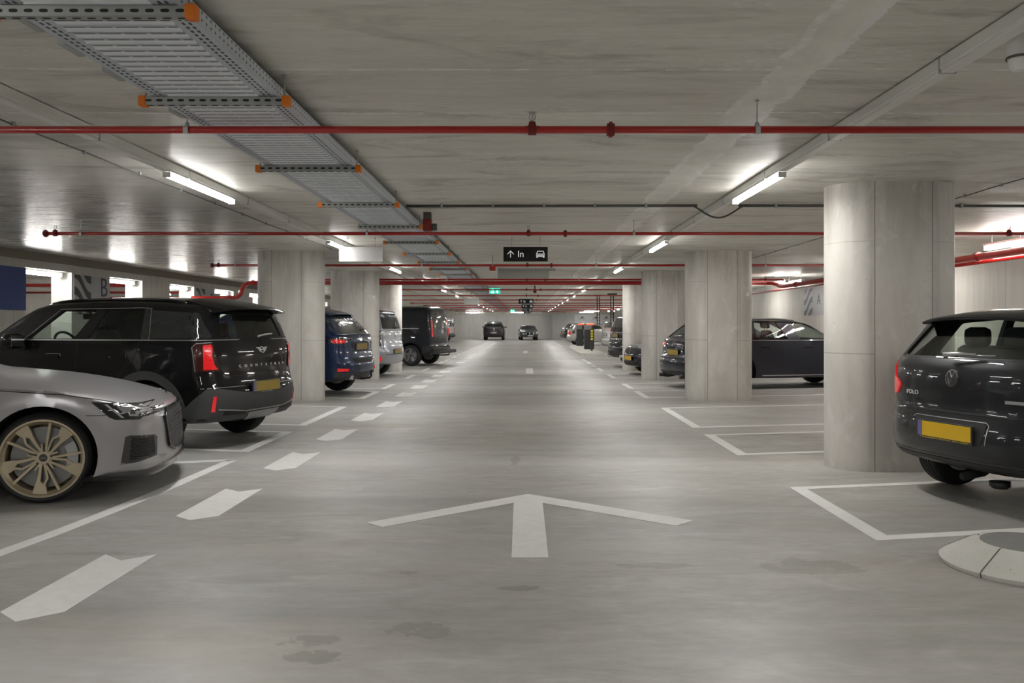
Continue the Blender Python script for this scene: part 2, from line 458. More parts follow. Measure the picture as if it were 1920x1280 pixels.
def kerb_mat():
    t = NT('white_speckled_concrete')
    co = t.coords()
    n = t.noise(co, 70, 3, .6); m_ = t.noise(co, 4, 4)
    c = t.ramp(m_, [(.3, (.60, .59, .54)), (.7, (.70, .69, .65))])
    c = t.mix(t.ramp(n, [(.66, 0.), (.72, .8)]), c, (.25, .24, .21))
    t.set(Base_Color=c, Roughness=.7); t.bump(n, .2, .005)
    return t.m
M['kerb'] = kerb_mat()
M['screed_fill'] = mat('grey_mortar_fill', (.27, .27, .26), .6, var=.15)

def tray_mat():
    t = NT('slotted_tray_zinc')
    co = t.coords(); x, y, z = t.xyz(co)
    n = t.noise(t.scaled(co, (3, 3, 3)), 3, 4)
    c = t.ramp(n, [(.3, (.86, .89, .94)), (.7, (.92, .95, .99))])
    fy = t.math('FRACT', t.math('DIVIDE', t.math('ADD', y, 100), .075)); fx = t.math('FRACT', t.math('DIVIDE', t.math('ADD', x, 50), .105))
    mid = t.math('LESS_THAN', t.math('ABSOLUTE', x), .235)
    c = t.mix(t.math('MULTIPLY', t.band(fy, .36, .22), mid), t.mix(1.0, c, (.62, .64, .67), 'MULTIPLY'), c)  # plate between the ribs tinted darker, shade put into the colour
    rib_shade = t.math('MULTIPLY', t.band(fy, .64, .035), mid)  # painted shade line beside each rib
    slit = t.math('MULTIPLY', t.math('MULTIPLY', t.band(fy, .86, .07), t.band(fx, .5, .42)), mid)
    slit = t.math('MAXIMUM', slit, t.math('MULTIPLY', rib_shade, .6))
    ex = t.math('ABSOLUTE', x)
    fy2 = t.math('FRACT', t.math('DIVIDE', t.math('ADD', y, 100), .045))
    edge = t.math('MULTIPLY', t.math('MAXIMUM', t.band(ex, .268, .006), t.band(ex, .295, .006)), t.band(fy2, .5, .30))
    # round holes on the side rails (object z up)
    fz = t.math('FRACT', t.math('DIVIDE', t.math('ADD', z, 10.008), .030)); fy3 = t.math('FRACT', t.math('DIVIDE', t.math('ADD', y, 100), .05))
    dz = t.math('MULTIPLY', t.math('SUBTRACT', fz, .5), .030); dy = t.math('MULTIPLY', t.math('SUBTRACT', fy3, .5), .05)
    hole = t.math('LESS_THAN', t.math('ADD', t.math('MULTIPLY', dz, dz), t.math('MULTIPLY', dy, dy)), .000042)
    side = t.math('MULTIPLY', t.math('GREATER_THAN', ex, .318), t.math('GREATER_THAN', z, .010))
    mask = t.math('MAXIMUM', t.math('MAXIMUM', slit, edge), t.math('MULTIPLY', hole, side))
    c = t.mix(mask, c, (.015, .015, .015))
    t.set(Base_Color=c, Roughness=.45, Metallic=t.math('MULTIPLY', t.math('SUBTRACT', 1, mask), .15))
    return t.m
M['tray'] = tray_mat()

# ---------------------------------------------------------------- the setting
CE = 2.65
def struct(name, bm, m, smooth=False):
    o = obj(name, bm, m, smooth=smooth); o['kind'] = 'structure'; return o
bm = bmesh.new(); box(bm, -17, 8.6, -9, 82.3, -.2, 0); struct('floor', bm, M['floor'])
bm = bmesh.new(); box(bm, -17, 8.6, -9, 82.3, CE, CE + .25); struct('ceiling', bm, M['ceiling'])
bm = bmesh.new(); box(bm, 8.3, 8.6, -9, 82.3, 0, CE); struct('wall_right', bm, M['wall'])
bm = bmesh.new(); box(bm, -17.3, -17, -9, 82.3, 0, CE); struct('wall_outer', bm, M['wall'])
bm = bmesh.new(); box(bm, -17, 8.3, 82, 82.3, 0, CE); struct('wall_far', bm, M['wall_x'])
bm = bmesh.new(); box(bm, -17, 8.3, -9, -8.7, 0, CE); struct('wall_near', bm, M['wall_x'])
# partition with tall openings on the left, reveals coloured paler for lamp light
OPEN = [(15.08 + 3.07 * k, 15.08 + 3.07 * k + 1.55) for k in range(-7, 15)]
bm = bmesh.new()
edges = [-8.7] + [v for o_ in OPEN for v in o_] + [82]
for a, b in zip(edges[::2], edges[1::2]): box(bm, -9.24, -8.84, a, b, 0, 2.36)
box(bm, -9.24, -8.84, -8.7, 82, 2.36, CE)
for f in bm.faces:
    c = f.calc_center_median(); f.normal_update()
    if abs(f.normal.y) > .9 or (f.normal.z < -.9 and c.z > 1): f.material_index = 1
wl = struct('wall_left', bm, [M['wall'], M['wall_lit']])
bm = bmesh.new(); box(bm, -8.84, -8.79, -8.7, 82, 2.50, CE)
struct('trim_1', bm, mat('dark_slab_edge', (.25, .225, .175), .7, var=.12))  # thin strip along the wall head, darker than the wall
bm = bmesh.new(); box(bm, -8.8, 8.3, 81.4, 82, 2.35, CE)
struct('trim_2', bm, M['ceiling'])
bm = bmesh.new(); box(bm, 2.6, 8.3, 81.2, 82, 0, 2.35)
struct('wall_projection', bm, mat('pale_wall_section', (.66, .66, .66), .6))

# ---------------------------------------------------------------- columns
def column_bm():
    bm = bmesh.new(); r, a = .33, .262; pts = []
    for k in range(33):
        t = -math.pi / 2 + math.pi * k / 32; pts.append((a + r * math.cos(t), r * math.sin(t)))
    for k in range(33):
        t = math.pi / 2 + math.pi * k / 32; pts.append((-a + r * math.cos(t), r * math.sin(t)))
    prism(bm, pts, 0, CE)
    return bm
cme = None
for (x, y, lab) in ((3.445, 8.10, 'large pale concrete column nearest the camera beside the dark hatchback on the right'),
                    (3.465, 15.33, 'pale concrete column on the right hiding the middle of the midnight blue estate car'),
                    (3.44, 20.95, 'concrete column on the right behind the tail of the midnight blue estate, hiding the black saloon'),
                    (3.47, 25.25, 'concrete column on the right between the black saloon nose and the black SUV'),
                    (-4.20, 15.33, 'pale concrete column on the left between the black countryman SUV and the dark blue SUV'),
                    (-4.18, 20.95, 'concrete column on the left between the dark blue SUV and the silver people carrier'),
                    (-4.17, 24.75, 'concrete column on the left between the silver people carrier and the slate van')):
    if cme is None:
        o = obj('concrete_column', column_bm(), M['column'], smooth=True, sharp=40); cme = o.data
    else:
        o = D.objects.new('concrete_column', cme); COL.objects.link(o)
    o.location = (x, y, 0); tag(o, lab.replace('countryman SUV', 'SUV with red tail lamps'), 'column', 'concrete columns along the aisle')
for k, (x, y) in enumerate(((-12.3, 19.4), (-12.3, 27.5), (-12.3, 36))):
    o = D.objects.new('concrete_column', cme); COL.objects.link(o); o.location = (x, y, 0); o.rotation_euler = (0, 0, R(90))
    tag(o, '%s concrete column of the second hall seen through the left wall openings' % ORD[k + 1], 'column', 'columns of the second hall')

for (x, y, z, a, lab) in ((-4.18 + .262 + .333 * math.sin(R(46)), 20.95 - .333 * math.cos(R(46)), 2.01, 46, 'tiny white plate on the second left column'),
                          (3.465 + .262 + .333 * math.sin(R(36)), 15.33 - .333 * math.cos(R(36)), 1.88, 36, 'tiny white plate on the column hiding the midnight blue estate')):
    bm = bmesh.new(); box(bm, -.035, .035, -.004, .004, -.035, .035, .001)
    o = obj('column_plate', bm, mat('small_plate_white', (.85, .85, .85), .4), loc=(x, y, z)); o.rotation_euler = (0, 0, R(a)); tag(o, lab, 'plate')

# ---------------------------------------------------------------- strip lamps on their trunking
def trunk(x0, x1, lab):
    t = empty('lamp_trunking', (0, 0, 0), label=lab, cat='trunking', group='lamp trunkings along the aisle')
    bm = bmesh.new()
    box(bm, x0, x1, -8.6, 80, 2.585, 2.646, .006); obj('trunk_channel', bm, M['white_trunk'], t)
    bm = bmesh.new(); box(bm, x0 + .008, x1 - .008, -8.6, 80, 2.568, 2.586, .003); obj('cover_strip', bm, mat('bright_cover', (.78, .78, .75), .35), t)
    bm = bmesh.new()
    for k in range(58):
        y = -8 + 1.52 * k
        box(bm, x0 - .003, x1 + .003, y, y + .012, 2.566, 2.647)
    o = obj('joint_clip', bm, M['zinc'], t); o['kind'] = 'stuff'
    return t
trunk(2.02, 2.10, 'long white lamp trunking running along the ceiling right of the hanging In sign')
trunk(-2.915, -2.835, 'long white lamp trunking running along the ceiling left of the cable tray')
def strip_lamp_meshes():
    bm = bmesh.new(); box(bm, -.024, .024, -.75, .75, -.020, .012, .007); a = obj('x', bm, [M['tube'], M['tube_side']])
    for q in a.data.polygons: q.material_index = 0 if q.normal.z < -.5 else 1
    bm = bmesh.new()
    for y in (-.765, .752): pass
    box(bm, -.032, .032, 0, .010, -.026, .019, .002); b = obj('x', bm, M['white_trunk'])
    m = (a.data, b.data); D.objects.remove(a); D.objects.remove(b); return m
lm = strip_lamp_meshes()
near_lab = {('R', 0): 'bright strip lamp on the right trunking above the sagging cable',
            ('R', 1): 'bright strip lamp on the right trunking, second one in view from the camera',
            ('R', 2): 'small bright strip lamp on the right trunking beyond the third red pipe',
            ('L', 0): 'bright strip lamp on the left trunking between the first two red pipes',
            ('L', 1): 'bright strip lamp on the left trunking just above the blank white hanging sign',
            ('L', 2): 'third strip lamp on the left trunking, right of the blank white sign'}
for side, x in (('R', 2.06), ('L', -2.875)):
    for k in range(-2, 13):
        y = 7.6 + 5.6 * k
        l = near_lab.get((side, k), '%s strip lamp from the camera on the %s trunking, far down the hall' % (ORD[k + 1], 'right' if side == 'R' else 'left'))
        if k < 0: l = 'strip lamp on the %s trunking out of view behind the camera' % ('right' if side == 'R' else 'left')
        t = empty('strip_lamp', (x, y, 2.548), label=l, cat='lamp', group='strip lamps on the ' + ('right' if side == 'R' else 'left') + ' trunking')
        obj('diffuser', lm[0], None, t); obj('end_cap', lm[1], None, t, loc=(0, -.765, 0)); obj('end_cap', lm[1], None, t, loc=(0, .752, 0))
# round detector on the trunking at the top right corner
t = empty('detector', (2.158, 3.73, 2.50), label='small round grey-white detector hanging at the top right corner beside the trunking', cat='detector')
bm = bmesh.new(); lathe(bm, [(.0, -.055), (.025, -.05), (.040, -.03), (.045, 0), (.05, .03), (.05, .148), (0, .148)], 24); obj('housing', bm, M['white_trunk'], t, smooth=True, sharp=40)
bm = bmesh.new(); lathe(bm, [(.051, .0), (.053, .003), (.053, .009), (.051, .012)], 24, close=True); obj('ring', bm, M['cable'], t)

# wall lamps in the openings of the left wall
bmT = bmesh.new(); box(bmT, -.04, .04, -.62, .62, -.035, .03, .02); o = obj('x', bmT, M['tube_bright']); wt = o.data; D.objects.remove(o)
bmT = bmesh.new(); box(bmT, -.05, .05, -.66, .66, .03, .06, .006)
for y in (-.66, .625): box(bmT, -.045, .045, y, y + .035, -.038, .035, .01)
o = obj('x', bmT, M['white_trunk']); wh = o.data; D.objects.remove(o)
lab = {7: 'tube lamp in the wall opening right beside the blue board', 8: 'tube lamp in the second wall opening, right of the board with the letter B',
       9: 'tube lamp in the third wall opening above the roof of the black SUV', 10: 'tube lamp in the wall opening behind the glowing red pipe bend'}
for k, (a, b) in enumerate(OPEN):
    t = empty('wall_lamp', (-9.0, (a + b) / 2, 2.296), label=lab.get(k, 'tube lamp in the %s left wall opening beyond the blue board' % ORD[k - 6] if k > 10 else 'tube lamp in a left wall opening out of the picture'), cat='lamp', group='tube lamps in the left wall openings')
    obj('diffuser', wt, None, t); obj('housing', wh, None, t)
# double tubes over the right-hand bays
bmT = bmesh.new(); tube(bmT, [(0, 0, .055), (0, 0, .198)], .004, 6); o = obj('x', bmT, M['zinc']); sus = o.data; D.objects.remove(o)
def hang(t, top):
    for yy in (-.5, .5): o = obj('suspension_rod', sus, None, t, loc=(0, yy, 0)); o.scale = (1, 1, (top) / .198)
k = 0
for y in (6.0, 11.7, 17.0, 22.4, 28, 34, 40, 47, 54, 61, 68):
    for x in (6.67, 7.08):
        l = {11.7: 'tube lamp over the right wall bays at the right edge, ', 22.4: 'tube lamp beside the glowing red pipe elbow on the right, '}.get(y)
        l = (l + ('the one nearer the aisle' if x < 7 else 'the one nearer the wall')) if l else 'far or hidden tube lamp over the right bays, %s row from the camera, %s' % (ORD[[6.0, 11.7, 17.0, 22.4, 28, 34, 40, 47, 54, 61, 68].index(y) + 1], 'aisle side' if x < 7 else 'wall side')
        t = empty('bay_lamp', (x, y, 2.45), label=l, cat='lamp', group='tube lamps over the right bays')
        obj('diffuser', wt, None, t); obj('housing', wh, None, t)
        hang(t, .198)
# transverse tubes near the end wall and in the second hall
for (x, y, z) in ((-4.4, 76, 2.5), (-4.9, 79.5, 2.5), (-.7, 79, 2.5), (5.6, 72, 2.5), (5.6, 78, 2.5)):
    t = empty('end_lamp', (x, y, z), R(90), 'tube lamp across the hall near the end wall, %s' % {(-4.4, 76): 'left group, nearer', (-4.9, 79.5): 'left group, further', (-.7, 79): 'middle one by the Exit sign', (5.6, 72): 'right group, nearer', (5.6, 78): 'right group, further'}[(x, y)], 'lamp', 'tube lamps near the end wall')
    obj('diffuser', wt, None, t); obj('housing', wh, None, t); hang(t, .148)
for y in (8, 14, 20, 26, 32, 40, 50, 60, 70):
    t = empty('hall_lamp', (-13.6, y, 2.5), 0, '%s tube lamp of the second hall behind the left wall' % ORD[[8, 14, 20, 26, 32, 40, 50, 60, 70].index(y) + 1], 'lamp', 'tube lamps of the second hall')
    obj('diffuser', wt, None, t); obj('housing', wh, None, t); hang(t, .148)

# ---------------------------------------------------------------- sprinkler pipes
ZP = 2.476
def head_mesh():
    bm = bmesh.new()
    lathe(bm, [(0, .018), (.013, .018), (.013, .045), (.009, .05), (.009, .056), (0, .056)], 12)
    for s in (-1, 1): tube(bm, [(s * .009, 0, .054), (s * .018, 0, .066), (s * .017, 0, .086), (s * .004, 0, .098)], .0028, 6)
    tube(bm, [(0, 0, .06), (0, 0, .088)], .003, 6)
    lathe(bm, [(0, .098), (.024, .098), (.025, .101), (0, .101)], 16)
    o = obj('x', bm, M['zinc']); m = o.data; D.objects.remove(o); return m
def tee_mesh():
    bm = bmesh.new()
    lathe(bm, [(.030, -.024), (.032, -.02), (.032, .02), (.030, .024), (.022, .024), (.022, -.024)], 20, 'X', close=True)
    box(bm, -.02, .02, -.02, .02, .018, .046, .006)
    for s in (-1, 1): tube(bm, [(s * .034, -.022, .012), (s * .034, .022, .012)], .007, 8); 
    tube(bm, [(0, -.040, -.002), (0, .040, -.002)], .006, 8)
    o = obj('x', bm, M['fit_red'], smooth=True, sharp=40); m = o.data; D.objects.remove(o); return m
def coupling_mesh():
    bm = bmesh.new()
    lathe(bm, [(.022, -.024), (.036, -.022), (.038, -.012), (.038, .012), (.036, .022), (.022, .024)], 20, 'X')
    for s in (-1, 1):
        box(bm, -.010, .010, -.016, .016, s * .036 - .008, s * .036 + .008, .003)
        tube(bm, [(0, -.034, s * .018 - .004), (0, .034, s * .018 - .004)], .006, 8)
    o = obj('x', bm, M['fit_red'], smooth=True, sharp=40); m = o.data; D.objects.remove(o); return m
def hanger_mesh():
    bm = bmesh.new()
    tube(bm, [(0, 0, .028), (0, 0, CE - ZP - .002)], .004, 8)
    lathe(bm, [(.012, CE - ZP - .010), (.012, CE - ZP - .004)], 10)
    lathe(bm, [(.014, .022), (.014, .034), (.008, .044)], 10)
    lathe(bm, [(.0225, -.013), (.0245, -.013), (.0245, .013), (.0225, .013)], 20, 'X', close=True)
    box(bm, -.014, .014, -.0275, -.0235, -.026, .012)
    o = obj('x', bm, M['zinc'], smooth=True, sharp=40); m = o.data; D.objects.remove(o); return m
HM, TM, CM, GM = head_mesh(), tee_mesh(), coupling_mesh(), hanger_mesh()
plab = ['bright red sprinkler pipe nearest the camera, crossing the whole picture',
        'second red sprinkler pipe, just above the black In sign, free end at left',
        'red sprinkler pipe passing just below the black In sign',
        'thin red sprinkler pipe crossing right beside the thick red main pipe',
        'red sprinkler pipe crossing in front of the green exit sign']
for k in range(13):
    y = 4.97 + 5.65 * k
    if k == 3: y = 21.4
    t = empty('sprinkler_pipe', (0, y, ZP), label=plab[k] if k < 5 else '%s red sprinkler pipe counted from the camera, beyond the green exit sign' % ORD[k + 1], cat='pipe', group='red sprinkler pipes')
    bm = bmesh.new(); tube(bm, [(-5.97, 0, 0), (6.46, 0, 0)], .0215, 20)
    tube(bm, [(6.46 - .001, 0, 0), (6.46, 0, -.045)], .0215, 12)
    obj('pipe', bm, M['pipe_red'], t, smooth=True)
    for x in (.04, -5.85, 6.02):
        obj('tee', TM, None, t, loc=(x, 0, 0)); obj('sprinkler_head', HM, None, t, loc=(x, 0, 0))
    for x in (.497, -5.97): obj('coupling', CM, None, t, loc=(x, 0, 0))
    for x in (-5.53, -1.97, 1.35, 4.58): obj('hanger', GM, None, t, loc=(x, 0, 0))
# thick main pipe with bends at both ends
t = empty('main_pipe', (0, 0, 0), label='thick red main pipe crossing the hall beyond the third sprinkler pipe', cat='pipe')
bm = bmesh.new(); tube(bm, [(-7.0, 21.95, 2.42), (6.2, 21.95, 2.42)], .052, 24); obj('pipe', bm, M['pipe_red'], t, smooth=True)
bm = bmesh.new()
tube(bm, [(-7.0, 21.95, 2.42), (-7.14, 21.95, 2.41), (-7.25, 21.95, 2.34), (-7.3, 21.95, 2.22), (-7.33, 21.95, 2.12), (-7.42, 21.95, 2.05), (-7.55, 21.95, 2.03), (-8.6, 22.0, 2.03)], .054, 20)
for p, d in (((-7.0, 21.95, 2.42), 'X'), ((-7.3, 21.95, 2.2), 'Z'), ((-7.6, 21.95, 2.03), 'X')):
    lathe(bm, [(.05, -.03), (.072, -.03), (.072, .03), (.05, .03)], 20, d, p)
obj('pipe_bend', bm, M['pipe_red'], t, smooth=True, sharp=40)
bm = bmesh.new()
tube(bm, [(6.2, 21.95, 2.42), (6.34, 21.93, 2.415), (6.44, 21.84, 2.38), (6.47, 21.7, 2.33), (6.47, 21.4, 2.31), (6.47, 7, 2.31)], .05, 20)
for y in (20.4, 15, 12.2, 9): lathe(bm, [(.048, -.035), (.068, -.035), (.068, .035), (.048, .035)], 20, 'Y', (6.47, y, 2.31))
obj('side_run', bm, M['pipe_red'], t, smooth=True, sharp=40)
for x in (-5, -2.2, 1.2, 4.2):
    bm = bmesh.new(); tube(bm, [(x, 21.95, 2.47), (x, 21.95, CE - .002)], .006, 8); obj('hanger', bm, M['zinc'], t)
t = empty('branch_pipe', (0, 0, 0), label='thinner red pipe running along the right wall bays under the tube lamps', cat='pipe')
bm = bmesh.new(); tube(bm, [(6.75, 7, 2.27), (6.75, 30, 2.27)], .028, 16); obj('pipe', bm, M['pipe_red'], t, smooth=True)
for y in (9, 14, 19, 24, 29):
    bm = bmesh.new(); tube(bm, [(6.75, y, 2.29), (6.75, y, CE - .002)], .005, 6); obj('hanger', bm, M['zinc'], t)
for (y, z) in ((17.5, 2.45), (20.6, 2.3), (24.2, 2.45), (28, 2.4), (33, 2.4)):
    bm = bmesh.new(); tube(bm, [(-17.0, y, z), (-9.6, y, z)], .035, 12); tag(obj('hall_pipe', bm, M['pipe_red'], smooth=True), '%s red pipe of the second hall seen through the left wall openings' % ORD[[17.5, 20.6, 24.2, 28, 33].index(y) + 1], 'pipe', 'red pipes of the second hall')

# ---------------------------------------------------------------- cable tray
XT = -1.625
t = empty('cable_tray', (XT, 0, 2.535), label='long galvanised cable tray with orange capped struts hanging left of the aisle centre', cat='cable tray')
bm = bmesh.new(); box(bm, -.322, .322, -8, 66, 0, .004)
y = .0
while y < 32:
    for yy in (y + .012,):
        box(bm, -.235, .235, yy, yy + .030, -.005, .0005)
    y += .075
obj('tray_bottom', bm, M['tray'], t)
for s, nm in ((1, 'side_rail'), (-1, 'side_rail')):
    bm = bmesh.new(); x = s * .3245
    box(bm, x - .0025, x + .0025, -8, 66, .0, .066); box(bm, min(x, x - s * .018), max(x, x - s * .018), -8, 66, .066, .070)
    obj(nm, bm, M['tray'], t)
for yy in (2.35, 2.75, 3.3, 3.62, 4.0, 4.75):
    bm = bmesh.new(); box(bm, -.362, -.327, yy, yy + .17, -.006, .022, .004); obj('joint_plate', bm, M['zinc_dark'], t)
for k in range(5):
    bm = bmesh.new(); tube(bm, [(-.2 + k * .09, -8, .03), (-.2 + k * .09, 66, .03)], .018, 8); obj('cable', bm, M['cable'], t, smooth=True)
# one strut with slots, caps and rod
bm = bmesh.new()
w = .375
for (z0, z1, y0, y1) in ((-.045, -.043, -.0205, .0205), (-.045, -.004, -.0205, -.0185), (-.045, -.004, .0185, .0205)): box(bm, -w, w, y0, y1, z0, z1)
sm = obj('x', bm, M['zinc_dark']).data
bm = bmesh.new()
for k in range(13):
    x = -.34 + k * .0565
    p = [(x + .017 * math.copysign(abs(math.cos(a)) ** .6, math.cos(a)), .0065 * math.sin(a)) for a in [2 * math.pi * q / 14 for q in range(14)]]
    prism(bm, p, 0, .0012, lambda u, v, w_: (u, -.0206 - w_, -.024 + v))
    prism(bm, p, 0, .0012, lambda u, v, w_: (u, v, -.0452 - w_))
slm = obj('x', bm, mat('dark_slot', (.02, .02, .02), .7, var=0)).data
bm = bmesh.new(); box(bm, -.02, .02, -.026, .026, -.052, .002, .004); cpm = obj('x', bm, M['orange']).data
bm = bmesh.new(); tube(bm, [(0, 0, -.03), (0, 0, CE - 2.535 - .002)], .005, 8); lathe(bm, [(.013, CE - 2.535 - .012), (.013, CE - 2.535 - .004)], 10); rdm = obj('x', bm, M['zinc_dark']).data
for o in [o for o in D.objects if o.name.startswith('x')]: D.objects.remove(o)
ys = [1.25, 3.20, 4.47, 6.40, 8.33] + [v + (.3 if abs((v - 4.97 + 2.8) % 5.65 - 2.8) < .15 else 0) for v in [10.2 + 1.93 * k for k in range(29)]]
for k, yv in enumerate(ys):
    s = obj('strut', sm, None, t, loc=(0, yv, 0))
    if k < 12: obj('slot', slm, None, s)
    obj('end_cap', cpm, None, s, loc=(w, 0, 0))
    if k != 5: obj('end_cap', cpm, None, s, loc=(-w, 0, 0))
    obj('threaded_rod', rdm, None, s, loc=(w - .012, 0, 0)); obj('threaded_rod', rdm, None, s, loc=(-w + .012, 0, 0))

# red sounder beside the tray, red box under the third pipe, small dark boxes
t = empty('alarm_box', (-1.14, 9.95, 2.50), label='dark red alarm box fixed beside the cable tray above the second red pipe', cat='alarm')
bm = bmesh.new(); box(bm, -.05, .05, -.06, .06, -.07, .07, .01); obj('housing', bm, M['fit_red'], t)
bm = bmesh.new(); box(bm, .05, .11, -.03, .03, -.06, .02, .01); obj('bracket', bm, M['cable'], t)
bm = bmesh.new(); box(bm, -.045, .045, -.05, .05, .07, .148, .004); obj('back_plate', bm, M['cable'], t)
t = empty('sounder', (-.615, 16.02, 2.405), label='small red sounder box under the third red pipe, left of the black In sign', cat='alarm')
bm = bmesh.new(); box(bm, -.06, .06, -.05, .05, -.05, .03, .008); obj('housing', bm, M['pipe_red'], t)
bm = bmesh.new(); box(bm, -.008, .008, -.008, .008, .03, .248, .002); obj('mount', bm, M['zinc_dark'], t)
bm = bmesh.new(); box(bm, -.05, .05, -.04, .04, -.05, .05, .006); box(bm, -.02, .02, -.02, .02, .05, .19)
o = obj('junction_box', bm, M['fit_red'], loc=(.32, 28.5, 2.46)); tag(o, 'small dark red box on the ceiling just right of the green exit sign', 'box')
# downstand screen housing
t = empty('screen_housing', (0, 19.9, 0), label='grey screen housing with a pale panel under the ceiling, below the black In sign', cat='screen')
bm = bmesh.new(); box(bm, -.64, .70, -.03, .03, 2.60, CE - .002, .004); obj('rail', bm, M['zinc_dark'], t)
bm = bmesh.new(); box(bm, -.64, .55, -.012, .012, 2.42, 2.60, .003); obj('panel', bm, mat('pale_panel', (.42, .41, .38), .5), t)

# conduit across the ceiling with the sag under the right trunking
t = empty('conduit', (0, 9.2, 0), label='grey conduit crossing the ceiling and sagging under the right lamp trunking', cat='conduit')
bm = bmesh.new(); tube(bm, [(-1.28, 0, 2.62), (1.85, 0, 2.625)], .016, 12); tube(bm, [(2.30, 0, 2.625), (8.28, 0, 2.62)], .016, 12)
obj('pipe', bm, M['cable'], t, smooth=True)
bm = bmesh.new(); pts = [(1.80 + .56 * q / 14, 0, 2.625 - .13 * math.sin(math.pi * q / 14) ** 1.3) for q in range(15)]
tube(bm, pts, .010, 10); obj('flexible_cable', bm, M['cable'], t, smooth=True)
for x in (-.9, -.35, .2, .75, 1.3, 2.7, 3.3, 4.0, 4.7, 5.4, 6.1):
    bm = bmesh.new(); box(bm, x - .012, x + .012, -.022, .022, 2.60, CE - .001, .003); obj('clip', bm, M['zinc_dark'], t)
# clipped cables left of the left trunking and on the right
def clipped(x, y0, y1, lab, wav=.0):
    t = empty('ceiling_cable', (x, 0, 0), label=lab, cat='cable')
    pts = [(random.uniform(-.01, .01) + wav * (y0 + (y1 - y0) * k / 40 - 10), y0 + (y1 - y0) * k / 40, CE - .012 - .008 * (k % 2)) for k in range(41)]
    bm = bmesh.new(); tube(bm, pts, .005, 6); obj('cable', bm, M['cable'], t, smooth=True)
    for p in pts[::1]:
        bm = bmesh.new(); box(bm, p[0] - .012, p[0] + .012, p[1] - .012, p[1] + .012, CE - .03, CE - .001, .003); obj('clip', bm, M['zinc_dark'], t)
clipped(-3.30, 1, 37, 'thin dark cable clipped to the ceiling left of the left lamp trunking')
clipped(4.40, 4, 30, 'thin cable clipped to the ceiling over the right-hand bays')

# ---------------------------------------------------------------- hanging signs
def sign(x0, x1, y, z0, z1, m, lab, cat='sign', art=None, wires=True):
    cx = (x0 + x1) / 2
    t = empty('hanging_sign', (cx, y, z0), label=lab, cat=cat, group='hanging signs over the aisle')
    bm = bmesh.new(); box(bm, x0 - cx, x1 - cx, -.015, .015, 0, z1 - z0, .003); obj('panel', bm, m, t)
    if wires:
        for s in (-.31, .32):
            bm = bmesh.new(); tube(bm, [(s * (x1 - x0), 0, z1 - z0), (s * (x1 - x0), 0, CE - z0 - .022), (s * (x1 - x0), 0, CE - z0 - .02), (s * (x1 - x0), 0, CE - z0 - .002)], [.003, .003, .009, .009], 8); obj('suspension_wire', bm, M['zinc_dark'], t)
    if art: art(t, x1 - x0, z1 - z0)
    return t
def in_art(word='In'):
    def f(t, w, h):
        fn = lambda ox: (lambda u, v, k: (u + ox, -.0155 - k, h / 2 + v))
        vs, fs = text2d(word, .135)
        bm = bmesh.new(); flat(bm, vs, fs, fn(-.073 if word == 'In' else -.03)); obj('lettering', bm, M['sign_letter'], t)
        bm = bmesh.new(); g = fn(-.225)
        prism(bm, [(-.005, -.052), (.005, -.052), (.005, .046), (-.005, .046)], 0, .003, g)
        for s in (-1, 1): prism(bm, [(0, .056), (s * .052, .004), (s * .045, -.003), (0, .042)], .0, .0035, g)
        obj('arrow_symbol', bm, M['sign_letter'], t)
        bm = bmesh.new(); g = fn(.222)
        def P(poly): prism(bm, poly, 0, .003, g)
        P([(-.062, .008), (-.046, .050), (.046, .050), (.062, .008), (.050, .008), (.038, .040), (-.038, .040), (-.050, .008)])
        P([(-.064, .008), (.064, .008), (.066, -.004), (-.066, -.004)])
        P([(-.066, -.012), (.066, -.012), (.062, -.024), (-.062, -.024)])
        P([(-.064, -.030), (.064, -.030), (.060, -.038), (-.060, -.038)])
        P([(-.060, -.038), (-.040, -.038), (-.040, -.054), (-.060, -.054)]); P([(.040, -.038), (.060, -.038), (.060, -.054), (.040, -.054)])
        obj('car_symbol', bm, M['sign_letter'], t)
    return f
sign(-.328, .336, 12.8, 2.29, 2.508, M['sign_black'], 'large black hanging sign with white arrow, the word In and a car symbol', art=in_art())
sign(-2.79, -2.136, 12.8, 2.29, 2.508, M['sign_white'], 'large blank white hanging sign left of the aisle')
sign(-.30, .37, 38.45, 2.29, 2.508, M['sign_black'], 'small distant black In sign, topmost of the far cluster', art=in_art())
sign(-.22, .45, 48.5, 2.29, 2.508, M['sign_black'], 'distant black In sign, second from the top of the far cluster', art=in_art())
sign(-.20, .47, 60, 2.29, 2.508, M['sign_black'], 'distant black In sign, third from the top of the far cluster', art=in_art())
sign(-.16, .48, 69, 2.27, 2.508, M['sign_black'], 'distant black Exit sign, lowest of the far cluster', art=in_art('Exit'))
sign(-2.76, -2.08, 38.45, 2.29, 2.508, M['sign_white'], 'small distant blank white hanging sign left of the aisle')
def exit_sign(x, y, z, lab):
    t = empty('exit_sign', (x, y, z), label=lab, cat='sign', group='green exit signs')
    bm = bmesh.new(); box(bm, -.18, .18, -.02, .02, -.09, .09, .004); obj('panel', bm, M['exit_green'], t)
    bm = bmesh.new(); box(bm, -.19, .19, -.03, .03, .09, .13, .004); box(bm, -.02, .02, -.01, .01, .13, CE - z - .002); obj('housing', bm, M['white_trunk'], t)
    bm = bmesh.new(); fn = lambda u, v, k: (u, -.0205 - k, v)
    prism(bm, [(-.12, -.07), (-.02, -.07), (-.02, -.02), (-.12, -.02)], 0, .003, fn); prism(bm, [(-.10, .01), (-.03, .01), (-.03, .07), (-.10, .07)], 0, .003, fn)
    prism(bm, [(.03, -.02), (.13, -.02), (.08, -.075)], 0, .003, fn); prism(bm, [(.065, -.02), (.095, -.02), (.095, .06), (.065, .06)], 0, .003, fn)
    obj('symbol', bm, M['exit_white'], t)
